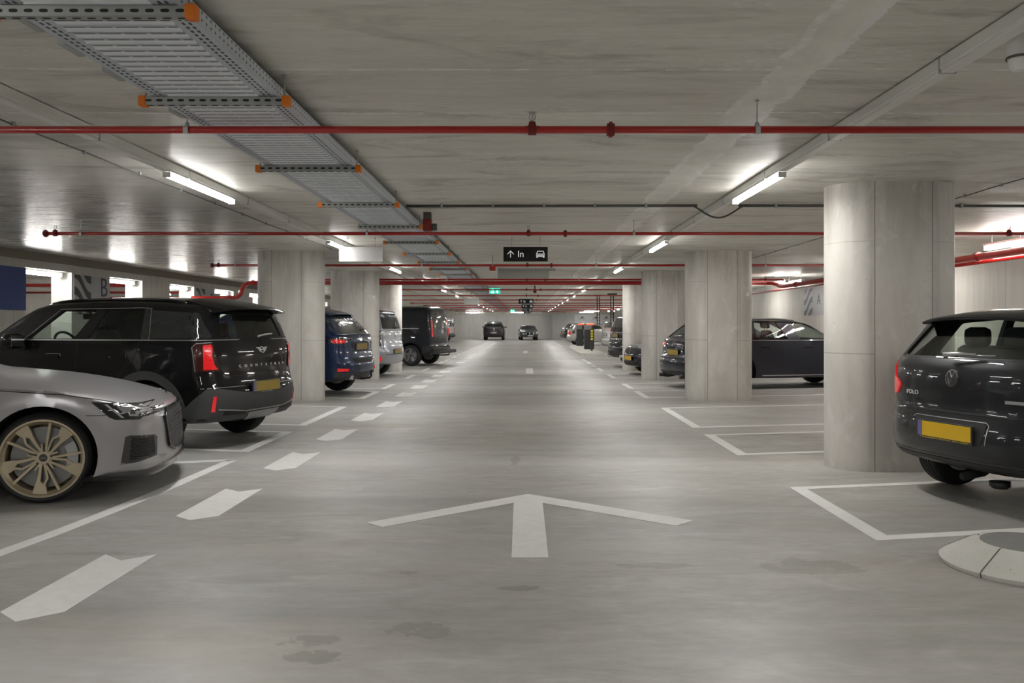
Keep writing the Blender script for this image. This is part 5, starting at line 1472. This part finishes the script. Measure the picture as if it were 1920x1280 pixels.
    bm = bmesh.new(); lathe(bm, [(0, -.045), (.05, -.04), (.07, -.02), (.07, .01), (0, .01)], 20); obj('tow_cover', bm, M['plastic'], c.root, smooth=True, loc=(.25, -.25, .20))
    bm = bmesh.new(); tube(bm, [(.72, -.6, .29), (.72, .6, .29)], .05, 10); obj('rear_axle', bm, M['inner'], c.root, smooth=True)
    return c

# ---------------------------------------------------------------- 3  silver grey sports car, left foreground
def build_rs():
    L = 4.72; wl = (1.02, 3.87)
    S = [(.36, .25, .03, .05), (.10, .28, .16, .05), (.02, .38, .34, 0), (0, .55, .34, 0), (.05, .70, .30, 0), (.12, .92, .26, -.02), (.35, 1.03, .16, -.06), (.9, 1.26, .10, -.10), (1.4, 1.37, .02, -.12), (2.0, 1.39, 0, -.12), (2.5, 1.35, -.05, -.12), (2.95, 1.16, -.18, -.10),
         (3.22, 1.005, -.12, -.10), (3.45, .968, -.03, -.10), (3.8, .925, -.03, -.085), (4.15, .855, -.04, -.07), (4.42, .778, -.05, -.06), (4.57, .727, -.07, -.055), (4.66, .675, -.14, -.04), (4.70, .60, -.22, -.01), (4.715, .50, -.24, 0), (4.72, .38, -.25, 0), (4.73, .26, -.25, 0), (4.71, .185, -.2, .02), (4.50, .145, -.06, .04), (4.2, .14, 0, .05), (3.0, .15, 0, .05), (1.4, .17, 0, .05)]
    w = make_w(.925, [(0, .93), (.4, .98), (1.0, 1.0), (2.3, .985), (3.4, .99), (3.9, 1.0), (4.3, .985), (4.55, .965), (4.72, .95)], [(0, 1.0), (2.5, .96), (3.3, .88), (3.9, .84), (4.3, .78), (4.7, .68)], tum=.40, ledge=.03, tuck=.03, wheels=wl, WR=.34, flare=.022,
               crease=[(.90, .70, .3, 4.6, .010)])
    c = Car('sports_car', S, w, L, wl, .340, .265, M['rs_paint'], 'silver grey sports car with large bronze wheel, its nose entering at the left edge', 'car', (-7.576, 6.167), 16,
            rr=.282, style='rs', rim=M['bronze'], step=.035, grid=.06, M_=12, p=2.35, well=.045, clear=.34)
    # dark glass
    c.patch('side_window', rnd([(2.75, .99), (2.35, 1.26), (1.2, 1.27), (.75, 1.05), (.9, 1.0)], .04), 'L', M['dglass'], mirror=True)
    c.patch('windscreen', rnd([(-.62, 1.02), (.62, 1.02), (.48, 1.30), (-.48, 1.30)], .08), 'F', M['dglass'])
    c.patch('rear_window', rnd([(-.60, 1.05), (.60, 1.05), (.48, 1.28), (-.48, 1.28)], .08), 'B', M['dglass'])
    V = lambda x, y: math.degrees(math.atan2(y, x - 3.4))
    # bonnet shut line along the wing and round the nose
    c.ribbon('bonnet_gap', [(3.20, .868), (3.6, .850), (4.0, .815), (4.25, .770), (4.50, .712), (4.62, .675)], 'R', .006, M['seam'], off=.0018, mirror=True)
    c.ribbon('bonnet_edge', [(-33, .668), (-20, .655), (0, .65), (20, .655), (33, .668)], 'V', .006, M['seam'], off=.0018, xc=3.4)
    # headlamps
    hl = [(4.235, .772), (4.30, .772), (4.655, .742), (4.655, .672), (4.60, .640), (4.36, .640), (4.31, .690)]
    c.patch('headlamp', [(4.205, 0.754), (4.635, 0.714), (4.652, 0.646), (4.625, 0.633), (4.555, 0.628), (4.540, 0.610), (4.375, 0.613), (4.330, 0.633)], 'R', M['head'], off=.004, mirror=True, grid=.04)
    for nm, poly, mm, of in (('indicator_strip', [(4.220, 0.747), (4.255, 0.747), (4.400, 0.621), (4.360, 0.620)], M['seam'], .006),
                             ('light_guide', [(4.295, 0.733), (4.315, 0.733), (4.435, 0.627), (4.415, 0.626)], M['satin'], .007),
                             ('lens_block', [(4.380, 0.714), (4.500, 0.701), (4.520, 0.664), (4.420, 0.672)], M['mach_grey'], .006),
                             ('lens_block', [(4.460, 0.657), (4.530, 0.652), (4.530, 0.636), (4.470, 0.638)], M['satin'], .006),
                             ('lens_block', [(4.520, 0.696), (4.580, 0.689), (4.600, 0.662), (4.540, 0.666)], M['satin'], .006)):
        c.patch(nm, poly, 'R', mm, off=of, mirror=True, grid=.05)
    # grille
    c.patch('grille', [(-16, .645), (16, .645), (19.5, .60), (17, .36), (13, .31), (-13, .31), (-17, .36), (-19.5, .60)], 'V', M['plastic'], off=.012, xc=3.2, grid=.05)
    gl = []
    for i in range(-9, 10):
        for j in range(11):
            u = i * 2.1 + (1.05 if j % 2 else 0); z = .335 + .03 * j
            if abs(u) < 16 and z < .63: gl.append([(u - .6, z), (u, z - .009), (u + .6, z), (u, z + .009)])
    c.shapes('grille_mesh', gl, 'V', M['trim_grey'], off=.014, xc=3.2)
    c.ribbon('grille_frame', [(-16, .65), (-20, .60), (-17.5, .35), (-13, .305), (13, .305), (17.5, .35), (20, .60), (16, .65)], 'V', .016, M['black_gloss'], off=.022, xc=3.2, closed=True)
    # side air intake
    c.patch('air_intake', [(4.440, .480), (4.475, .492), (4.625, .478), (4.640, .455), (4.640, .300), (4.52, .270), (4.405, .285)], 'R', M['dark_paint'], off=.003, mirror=True, grid=.04)
    c.patch('intake_mesh', [(4.485, .475), (4.620, .462), (4.628, .335), (4.600, .320), (4.470, .300)], 'R', M['seam'], off=.005, mirror=True, grid=.04)
    hx = []
    for i in range(9):
        for j in range(9):
            x = 4.485 + .0165 * i + (.008 if j % 2 else 0); z = .318 + .018 * j
            if x < 4.615 and z < .468 and z > .30 + .0: hx.append([(x - .007, z), (x, z - .006), (x + .007, z), (x, z + .006)])
    c.shapes('intake_cells', hx, 'R', M['trim_grey'], off=.0065, mirror=True)
    c.ribbon('intake_edge', [(4.405, .282), (4.438, .485), (4.475, .497), (4.63, .482)], 'R', .008, M['rs_paint'], off=.010, mirror=True)
    c.patch('front_blade', [(4.40, .272), (4.50, .250), (4.66, .262), (4.685, .30), (4.645, .315), (4.52, .285)], 'R', M['satin'], off=.016, mirror=True, grid=.05)
    c.patch('splitter', [(-52, .165), (-45, .215), (-25, .235), (25, .235), (45, .215), (52, .165)], 'V', M['dark_paint'], off=.022, xc=3.4, grid=.05)
    c.ribbon('bumper_gap', [(4.175, .655), (4.28, .650), (4.36, .660), (4.37, .640)], 'R', .005, M['seam'], off=.0018, mirror=True)
    c.ribbon('wing_crease', [(4.19, .60), (4.40, .575), (4.62, .545)], 'R', .004, M['rs_paint'], off=.004, mirror=True)
    for ln in ([(3.08, .90), (3.12, .6), (3.12, .25)], [(1.95, .95), (1.95, .25)]): c.ribbon('door_gap', ln, 'L', .006, M['seam'], off=.0018, mirror=True)
    c.handle(2.2, .84, m=M['rs_paint'])
    c.mirror_pair(2.80, 1.02, M['rs_paint'])
    c.patch('tail_lamp', rnd([(50, .72), (50, .86), (34, .86), (34, .74)], .03), 'W', M['red_dark'], off=.006, mirror=True)
    # rings on the wheel caps
    for ch in [o for o in c.root.children if o.name.split('.')[0] == 'tyre']:
        bm = bmesh.new()
        for k in range(4):
            p = [(-.0135 + .009 * k + .0062 * math.cos(t), .265 / 2 - .0295, .0062 * math.sin(t)) for t in [2 * math.pi * q / 20 for q in range(21)]]
            tube(bm, p, .0012, 6, caps=False)
        obj('cap_rings', bm, M['satin'], ch)
    return c

# ---------------------------------------------------------------- generic simpler cars
def generic(kind, S, L, W, wl, WR, paint, lab, cat, pos, head, belt, sil_s=(1, 1), tum=.42, glassm=None, sides=None, rearw=None, frontw=None, rr=.22, hi=False, plan=None, Ww=.22, style='y5', M_=7, step=.08, grid=.14, p=2.5, tuck=.06):
    S = scale_sil(S, *sil_s)
    Lx = max(q[0] for q in S)
    plan = plan or [(0, .94), (.3, .975), (.9, 1), (Lx * .6, 1), (Lx * .85, .98), (Lx, .90)]
    w = make_w(W, plan, belt, tum=tum, tuck=tuck, wheels=wl, WR=WR)
    c = Car(kind, S, w, Lx, wl, WR, Ww, paint, lab, cat, pos, head, rr=rr, style=style, step=step, grid=grid, M_=M_, hi=hi, p=p)
    g = glassm or M['dglass']
    for q in (sides or []): c.patch('side_window', rnd(q, .03), 'L', g, mirror=True, grid=.15)
    if rearw: c.patch('rear_window', rnd(rearw, .05), 'B', g, grid=.15)
    if frontw: c.patch('windscreen', rnd(frontw, .06), 'F', g, grid=.15)
    return c

def build_mazda():
    S = [q for q in SUV if q not in SUV[8:12]]
    S[8:8] = [(.13, 1.13, .20, -.02), (.30, 1.33, .17, -.06), (.46, 1.48, .13, -.09), (.62, 1.58, .06, -.12), (.9, 1.635, 0, -.13)]
    c = generic('suv', S, 4.5, .92, (.90, 3.60), .36, M['blue_paint'], 'dark blue SUV partly hidden behind the first left column, yellow plate and slim red lamps', 'car', (-3.10, 16.50), 168,
                [(0, 1.12), (2.6, 1.12), (4.4, 1.02)], (1.01, 1.012), sides=[[(2.5, 1.17), (2.05, 1.5), (1.0, 1.52), (.45, 1.42), (.30, 1.22)]], rearw=[(-.68, 1.17), (.68, 1.17), (.50, 1.50), (-.50, 1.50)], glassm=M['gglass'], hi=True, M_=9, step=.05, grid=.09, rr=.23)
    c.spoiler([(.42, 1.545), (.45, 1.57), (.85, 1.66), (.85, 1.60), (.55, 1.535)], .56, .58, M['blue_paint'])
    c.patch('tail_lamp', [(54, .99), (54, 1.08), (44, 1.10), (30, 1.08), (24, 1.075), (30, 1.03), (38, .985), (46, .97)], 'W', M['red_dark'], off=.010, mirror=True, grid=.05)
    c.patch('lamp_element', [(50, 1.00), (50, 1.065), (38, 1.06), (36, 1.01), (40, .995)], 'W', M['red_lamp'], off=.014, mirror=True, grid=.05)
    c.ribbon('lamp_chrome', [(44, 1.105), (30, 1.085), (23, 1.08)], 'W', .010, M['chrome'], off=.013, mirror=True)
    c.patch('plate_recess', rnd([(-.36, .83), (.36, .83), (.42, 1.02), (-.42, 1.02)], .05), 'B', M['plastic'], off=.003)
    c.plate((0, .925), 'B', out=.012, face_m=M['ochre'])
    c.ring('badge_ring', (0, 1.085), .062, .010, 'B', M['chrome'], off=.008, ry=.050)
    c.shapes('badge_wings', [[(-.05, 1.10), (-.035, 1.105), (0, 1.07), (.035, 1.105), (.05, 1.10), (.012, 1.055), (-.012, 1.055)]], 'B', M['chrome'], off=.008)
    c.ribbon('tailgate_gap', [(-40, .96), (-36, .76), (-30, .70), (30, .70), (36, .76), (40, .96)], 'W', .009, M['seam'], off=.001)
    c.patch('bumper_opening', [(-.45, .69), (.45, .69), (.40, .62), (-.40, .62)], 'B', M['seam'], off=.003)
    c.patch('bumper_trim', [(-50, .31), (-48, .46), (-30, .44), (30, .44), (48, .46), (50, .31)], 'W', M['trim_grey'], off=.010, grid=.06)
    c.patch('rear_reflector', rnd([(46, .475), (46, .535), (34, .52), (34, .475)], .01), 'W', M['red_lamp'], off=.014, mirror=True)
    for y in (-.48, .48):
        bm = bmesh.new(); tube(bm, [(.3, y, .36), (.04, y, .35)], .045, 16); obj('exhaust', bm, M['chrome'], c.root, smooth=True)
    bm = bmesh.new(); tube(bm, [(.4, 0, .32), (.05, 0, .30), (-.10, 0, .32), (-.13, 0, .36), (-.13, 0, .42)], .02, 10); lathe(bm, [(0, .40), (.028, .43), (.028, .46), (0, .48)], 12, 'Z', (-.13, 0, 0)); obj('tow_bar', bm, M['plastic'], c.root, smooth=True)
    bm = bmesh.new(); tube(bm, [(.10, .02, 1.23), (.085, .02, 1.24), (.10, -.15, 1.25), (.12, -.32, 1.255)], [.018, .016, .012, .008], 8); obj('rear_wiper', bm, M['plastic'], c.root, smooth=True)
    c.arches(M['trim_grey'], .415, .485); c.mirror_pair(2.55, 1.14, M['blue_paint'])
    return c
def build_mpv():
    c = generic('people_carrier', SUV, 4.5, .93, (.85, 3.70), .33, M['silver_paint'], 'silver people carrier with dark rear glass between the second and third left columns', 'car', (-3.33, 22.3), 168,
                [(0, 1.12), (2.6, 1.10), (4.4, 1.0)], (1.02, 1.11), sides=[[(2.5, 1.17), (2.15, 1.62), (.5, 1.62), (.35, 1.2)]], rearw=[(-.66, 1.24), (.66, 1.24), (.56, 1.64), (-.56, 1.64)], tum=.30)
    c.patch('tail_lamp', rnd([(50, .80), (50, 1.20), (43, 1.20), (43, .80)], .02), 'W', M['red_dark'], off=.008, mirror=True)
    c.patch('rear_reflector', rnd([(46, .42), (46, .53), (42, .53), (42, .42)], .01), 'W', M['red_lamp'], off=.010, mirror=True)
    c.plate((.02, .66), 'B', out=.014, face_m=M['ochre'])
    c.ribbon('tailgate_gap', [(-40, 1.18), (-38, .70), (-34, .58), (34, .58), (38, .70), (40, 1.18)], 'W', .010, M['seam'], off=.001)
    for sgn in (1,):
        c.ribbon('badge_diamond', [(0, .99), (.045, 1.07), (0, 1.15), (-.045, 1.07)], 'B', .018, M['chrome'], off=.008, closed=True)
    c.spoiler([(.26, 1.69), (.28, 1.715), (.60, 1.79), (.60, 1.74), (.34, 1.675)], .60, .62, M['black_gloss'])
    bm = bmesh.new(); tube(bm, [(.10, .0, 1.24), (.085, 0, 1.26), (.10, -.3, 1.28)], .015, 8); obj('rear_wiper', bm, M['plastic'], c.root, smooth=True)
    c.mirror_pair(2.6, 1.18, M['silver_paint'])
def build_van():
    c = generic('panel_van', VAN, 5.1, .975, (.80, 3.95), .345, M['van_paint'], 'tall dark slate panel van parked beyond the left columns', 'van', (-2.74, 28.5), 166,
                [(0, 1.15), (3, 1.15), (5, 1.0)], (1, 1), sides=[[(4.15, 1.20), (3.75, 1.62), (3.05, 1.66), (3.05, 1.20)]], frontw=[(-.75, 1.28), (.75, 1.28), (.68, 1.75), (-.68, 1.75)], tum=.16, tuck=.03, Ww=.215, hi=True, M_=8, step=.06, grid=.12)
    c.patch('rear_window', rnd([(.06, 1.22), (.76, 1.22), (.70, 1.78), (.06, 1.78)], .08), 'B', M['gglass'], mirror=True, grid=.15)
    c.patch('tail_lamp', rnd([(42.5, .95), (43, 1.50), (40.5, 1.52), (39.5, .95)], .02), 'W', M['red_lamp'], off=.014, mirror=True)
    c.ribbon('door_gap', [(0, .66), (0, 1.9)], 'B', .012, M['seam'], off=.001)
    c.ribbon('slide_rail', [(.5, 1.22), (2.2, 1.22)], 'L', .02, M['satin'], off=.006, mirror=True)
    c.ribbon('panel_crease', [(.45, 1.05), (2.6, 1.05)], 'L', .012, M['seam'], off=.001, mirror=True)
    c.patch('side_moulding', [(1.25, .40), (3.5, .40), (3.5, .62), (1.25, .62)], 'L', M['plastic'], off=.010, mirror=True)
    c.patch('rear_moulding', [(.02, .40), (.38, .40), (.38, .66), (.02, .66)], 'L', M['plastic'], off=.008, mirror=True)
    c.patch('plate_recess', rnd([(.12, .72), (.80, .72), (.80, .95), (.12, .95)], .03), 'B', M['plastic'], off=.004)
    bm = bmesh.new(); box(bm, -.12, .12, -.85, .85, .40, .52, .03); obj('rear_step_bumper', bm, M['trim_grey'], c.root, smooth=True, sharp=40, loc=(-.06, 0, 0))
    bm = bmesh.new(); tube(bm, [(.4, 0, .34), (0, 0, .33), (-.2, 0, .35), (-.22, 0, .42)], .022, 10); obj('tow_bar', bm, M['plastic'], c.root, smooth=True)
    c.patch('door_badge', [(-.03, 1.10), (.0, 1.15), (.03, 1.10), (0, 1.05)], 'B', M['chrome'], off=.006)
    c.patch('windscreen_side', [(4.2, 1.2), (4.15, 1.22), (3.8, 1.6), (3.82, 1.58)], 'L', M['dglass'], mirror=True)
    c.mirror_pair(3.95, 1.38, M['plastic'], (.12, .2, .3))
    c2 = generic('panel_van', VAN, 5.1, .975, (.80, 3.95), .345, M['white_paint'], 'white van with red tail lamp, only a slice visible behind the slate van', 'van', (-5.62, 66), 168,
                 [(0, 1.15), (3, 1.15), (5, 1.0)], (1, 1), sides=[[(4.15, 1.20), (3.75, 1.62), (3.05, 1.66), (3.05, 1.20)]], tum=.16, tuck=.03)
    c2.patch('rear_window', rnd([(.06, 1.22), (.76, 1.22), (.70, 1.78), (.06, 1.78)], .08), 'B', M['dglass'], mirror=True, grid=.2)
    c2.patch('tail_lamp', rnd([(42.5, .75), (43, 1.10), (35.5, 1.10), (35.5, .75)], .02), 'W', M['red_lamp'], off=.012, mirror=True)
    c2.patch('bumper', [(-44, .40), (-44, .70), (44, .70), (44, .40)], 'W', M['plastic'], off=.02)
    c2.mirror_pair(3.95, 1.38, M['plastic'], (.12, .2, .3))
def build_far():
    c = generic('suv', SUV, 4.5, .93, (.9, 3.6), .37, M['dark_paint'], 'dark grey coupe-like SUV parked in front of the end wall, seen from behind', 'car', (-2.77, 74.5), 90,
                [(0, 1.10), (2.6, 1.12), (4.4, 1.0)], (1.02, 1.0), sides=[[(2.5, 1.17), (2.05, 1.5), (1.0, 1.5), (.5, 1.3)]], rearw=[(-.62, 1.22), (.62, 1.22), (.52, 1.46), (-.52, 1.46)], tum=.55)
    c.patch('light_bar', [(-.75, 1.05), (.75, 1.05), (.75, 1.10), (-.75, 1.10)], 'B', M['satin'], off=.008)
    c.patch('tail_lamp', rnd([(44, .95), (44, 1.1), (36, 1.1), (36, .98)], .01), 'W', M['red_dark'], off=.008, mirror=True)
    c.plate((0, .66), 'B', out=.014, face_m=M['plate_white']); c.mirror_pair(2.55, 1.14, M['dark_paint'])
    c.patch('bumper_trim', [(-46, .31), (-46, .5), (46, .5), (46, .31)], 'W', M['plastic'], off=.01)
    c = generic('classic_car', CLASSIC, 4.1, .80, (.75, 3.15), .31, M['classic_paint'], 'small dark grey classic coupe facing the camera in front of the end wall', 'car', (.10, 78.7), -86,
                [(0, .84), (2.6, .84), (4.1, .76)], (1, 1.0), sides=[[(2.3, .90), (1.95, 1.2), (1.3, 1.2), (.9, .95)]], frontw=[(-.58, .94), (.58, .94), (.48, 1.22), (-.48, 1.22)], rr=.18, glassm=M['gglass'])
    c.patch('grille', [(-.44, .50), (.44, .50), (.46, .64), (-.46, .64)], 'F', M['seam'], off=.006)
    c.patch('shield_grille', [(-.09, .66), (.09, .66), (.0, .46)], 'F', M['chrome'], off=.012)
    for y in (.34, .56):
        c.patch('round_headlamp', [(y + .075 * math.cos(2 * math.pi * k / 16), .58 + .075 * math.sin(2 * math.pi * k / 16)) for k in range(16)], 'F', M['chrome'], off=.02, mirror=True)
    c.ribbon('front_bumper', [(-.72, .42), (.72, .42)], 'F', .05, M['dark_paint'], off=.03, dep=.04)
    c.plate((.05, .40), 'F', out=.06, face_m=M['plate_white']); c.mirror_pair(2.25, .95, M['chrome'], (.06, .12, .09))
    # right-hand side, far to near
    c = generic('estate_car', WAGON, 4.9, .91, (.95, 3.75), .33, M['dark_paint'], 'low dark estate car furthest along the right side, behind the ticket machines', 'car', (2.9, 69.3), 12,
                [(0, 1.0), (2.6, 1.0), (4.9, .9)], (.95, 1.02), sides=[[(3.3, 1.02), (2.6, 1.34), (1.1, 1.36), (.6, 1.08)]], rearw=[(-.6, 1.06), (.6, 1.06), (.5, 1.30), (-.5, 1.30)])
    c.patch('tail_lamp', rnd([(48, .75), (48, .92), (32, .90), (32, .78)], .01), 'W', M['red_dark'], off=.008, mirror=True); c.plate((0, .6), 'B', out=.014, face_m=M['ochre'])
    c = generic('hatchback', HATCH, 3.95, .86, (.72, 3.19), .31, M['grey_paint'], 'light grey car with a red and white rear marking behind the ticket machines', 'car', (2.82, 57), 10,
                [(0, 1.0), (2.4, .98), (3.9, .88)], (1.05, .98), sides=[[(2.3, 1.03), (1.9, 1.34), (.9, 1.34), (.65, 1.08)]], rearw=[(-.58, 1.08), (.58, 1.08), (.46, 1.32), (-.46, 1.32)])
    c.patch('red_marking', [(-.50, .66), (.10, .66), (.10, .92), (-.50, .92)], 'B', M['red_lamp'], off=.006); c.patch('tail_lamp', rnd([(50, .78), (50, .98), (40, .98), (40, .78)], .01), 'W', M['red_dark'], off=.008, mirror=True)
    c = generic('people_carrier', SUV, 4.5, .92, (.9, 3.6), .33, M['grey_paint'], 'light grey people carrier beside the ticket machines, left of the black SUV on the right', 'car', (3.82, 41.6), 14,
                [(0, 1.10), (2.6, 1.10), (4.4, 1.0)], (1.03, 1.03), sides=[[(2.5, 1.17), (2.05, 1.52), (.6, 1.52), (.4, 1.2)]], rearw=[(-.62, 1.20), (.62, 1.20), (.50, 1.48), (-.50, 1.48)], glassm=M['gglass'])
    c.patch('tail_lamp', rnd([(50, .82), (50, 1.14), (42, 1.14), (42, .82)], .01), 'W', M['red_dark'], off=.008, mirror=True); c.plate((0, .86), 'B', out=.014, face_m=M['mach_grey'])
    c.ribbon('tailgate_gap', [(-40, 1.12), (-38, .72), (38, .72), (40, 1.12)], 'W', .012, M['seam'], off=.001)
    c = generic('suv', SUV, 4.5, .93, (.90, 3.60), .37, M['black_gloss'], 'black SUV on the right behind the fourth column, chrome details and yellow plate', 'car', (2.80, 27.3), 14,
                [(0, 1.14), (2.6, 1.14), (4.4, 1.02)], (1.02, 1.06), sides=[[(2.5, 1.21), (2.05, 1.58), (1.0, 1.6), (.45, 1.5), (.30, 1.26)]], rearw=[(-.62, 1.26), (.62, 1.26), (.50, 1.55), (-.50, 1.55)], glassm=M['gglass'], M_=8, step=.06, grid=.1)
    c.patch('tail_lamp', rnd([(52, 1.05), (52, 1.24), (40, 1.22), (34, 1.12), (40, 1.06)], .01), 'W', M['red_lamp'], off=.010, mirror=True); c.plate((0, 1.0), 'B', out=.014, face_m=M['ochre'])
    c.ribbon('chrome_strip', [(-.55, 1.10), (.55, 1.10)], 'B', .018, M['chrome'], off=.008); c.ribbon('bumper_chrome', [(-45, .62), (45, .62)], 'W', .012, M['satin'], off=.006)
    c.patch('bumper_trim', [(-50, .31), (-50, .52), (50, .52), (50, .31)], 'W', M['trim_grey'], off=.01)
    for y in (-.55, .55):
        bm = bmesh.new(); tube(bm, [(.3, y, .36), (.03, y, .35)], .055, 16); obj('exhaust', bm, M['chrome'], c.root, smooth=True)
    # black saloon, nose out
    a = 194; nx, ny, LL = 2.80, 23.1, 4.52
    px, py = nx - LL * math.cos(R(a)), ny - LL * math.sin(R(a))
    c = generic('saloon_car', SEDAN, 4.52, .90, (1.0, 3.75), .325, M['navy_paint'], 'black saloon parked nose out between two right-hand columns, yellow front plate', 'car', (px, py), a,
                [(0, .95), (2.6, .95), (4.5, .80)], (1, 1), sides=[[(2.95, .98), (2.4, 1.29), (1.4, 1.31), (.95, 1.05)]], frontw=[(-.60, 1.02), (.60, 1.02), (.50, 1.33), (-.50, 1.33)], M_=9, step=.05, grid=.09)
    for s in (-1, 1):
        c.patch('kidney_grille', rnd([(s * .03, .53), (s * .26, .55), (s * .27, .70), (s * .03, .70)], .04), 'F', M['seam'], off=.006)
        c.ribbon('grille_chrome', rnd([(s * .025, .525), (s * .265, .545), (s * .275, .705), (s * .025, .705)], .04), 'F', .012, M['chrome'], off=.012, closed=True)
    c.patch('headlamp', rnd([(22, .58), (24, .70), (46, .74), (48, .64)], .02), 'V', M['head'], off=.008, mirror=True, xc=3.5)
    c.patch('lower_intake', rnd([(-.5, .24), (.5, .24), (.55, .36), (-.55, .36)], .03), 'F', M['seam'], off=.006)
    c.plate((0, .45), 'F', out=.03, face_m=M['yellow']); c.mirror_pair(2.75, .99, M['navy_paint'])

def build_a6():
    L = 4.92; wl = (1.13, 4.02)
    w = make_w(.935, [(0, .93), (.35, .975), (1.0, 1.0), (3.3, 1.0), (4.2, .97), (4.92, .88)], [(0, 1.02), (3.4, .99), (4.9, .85)], tum=.44, ledge=.02, tuck=.06, wheels=wl, WR=.345, flare=.014, crease=[(.92, .84, .2, 4.4, .008)])
    sw = [rnd([(3.42, 1.045), (3.05, 1.26), (2.82, 1.355), (2.42, 1.395), (2.58, 1.04)], .02), rnd([(2.30, 1.04), (2.06, 1.41), (1.56, 1.415), (1.50, 1.04)], .03), rnd([(1.40, 1.04), (1.47, 1.405), (1.0, 1.37), (.72, 1.07)], .03)]
    rw = rnd([(-.62, 1.07), (.62, 1.07), (.50, 1.32), (-.50, 1.32)], .05)
    fw = rnd([(-.66, 1.05), (.66, 1.05), (.54, 1.36), (-.54, 1.36)], .06)
    c = Car('estate_car', scale_sil(WAGON, 1, 1.025), w, L, wl, .345, .235, M['navy_paint'], 'long midnight blue estate car reaching behind the second right-hand column', 'car', (3.04, 18.1), 15, rr=.23, style='m10', cabin=scale_sil(WAGCAB, 1.02, 1.025), side_win=sw, rear_win=rw, front_win=fw, step=.05, grid=.085, M_=9)
    c.rail_y = .62
    c.patch('tail_lamp', rnd([(52, .84), (52, .99), (40, .985), (27, .97), (28, .86), (40, .84)], .02), 'W', M['red_dark'], off=.010, mirror=True)
    c.patch('lamp_element', [(50, .90), (50, .965), (30, .955), (30, .905)], 'W', M['red_lamp'], off=.014, mirror=True)
    for ox in (-.075, -.025, .025, .075): c.ring('badge_rings', (ox, .965), .036, .008, 'B', M['chrome'], off=.008)
    c.plate((0, .76), 'B', out=.02, face_m=M['ochre'])
    c.ribbon('tailgate_gap', [(-40, 1.0), (-27, .86), (-26, .72), (-22, .68), (22, .68), (26, .72), (27, .86), (40, 1.0)], 'W', .008, M['seam'], off=.001)
    c.ribbon('plate_crease', [(-.5, .86), (.5, .86)], 'B', .012, M['seam'], off=.001)
    c.patch('bumper_trim', [(-40, .28), (-40, .36), (40, .36), (40, .28)], 'W', M['plastic'], off=.008)
    c.ribbon('side_chrome', [(.60, 1.02), (3.36, 1.015)], 'L', .012, M['chrome'], off=.006, mirror=True)
    c.ribbon('window_chrome', [(3.50, 1.035), (3.10, 1.275), (2.84, 1.375), (2.42, 1.412), (1.56, 1.432), (.96, 1.39)], 'L', .010, M['chrome'], off=.006, mirror=True)
    for ln in ([(2.36, 1.0), (2.42, .7), (2.38, .30)], [(1.36, 1.0), (1.48, .75), (1.60, .55), (1.62, .30)], [(3.46, .96), (3.52, .6), (3.52, .3)]): c.ribbon('door_gap', ln, 'L', .007, M['seam'], off=.001, mirror=True)
    c.ribbon('sill_moulding', [(1.68, .29), (3.45, .29)], 'L', .02, M['satin'], off=.008, mirror=True)
    c.handle(2.77, .865, m=M['black_gloss']); c.handle(1.74, .87, m=M['black_gloss'])
    c.rails(.95, 2.6, M['satin'], .012); c.mirror_pair(3.30, 1.10, M['navy_paint'])
    c.seats([(2.62, 'front'), (1.35, 'bench')], zs=.78); c.steering(3.1, .37, .98); c.inner_mirror(2.85, 1.30)
    for y in (-.5, .5):
        bm = bmesh.new(); tube(bm, [(.3, y, .27), (.02, y, .26)], .04, 16); obj('exhaust', bm, M['plastic'], c.root, smooth=True)
    bm = bmesh.new(); tube(bm, [(.4, .15, .30), (.05, .15, .24), (-.06, .15, .26), (-.06, .15, .34)], .018, 8); obj('tow_bar', bm, M['plastic'], c.root, smooth=True)
    bm = bmesh.new(); tube(bm, [(.15, .0, 1.08), (.14, 0, 1.10), (.17, -.3, 1.11)], .014, 8); obj('rear_wiper', bm, M['satin'], c.root, smooth=True)

build_rs(); build_mini(); build_polo(); build_mazda(); build_mpv(); build_van(); build_a6(); build_far()
c = generic('hatchback', HATCH, 3.95, .86, (.72, 3.19), .31, M['dark_paint'], 'dark car in the second hall glimpsed right of the blue board', 'car', (-12.6, 17.5), 95,
            [(0, 1.0), (2.4, .98), (3.9, .88)], (1.05, 1.0), sides=[[(2.3, 1.03), (1.9, 1.34), (.9, 1.34), (.65, 1.08)]], rearw=[(-.58, 1.08), (.58, 1.08), (.46, 1.32), (-.46, 1.32)])
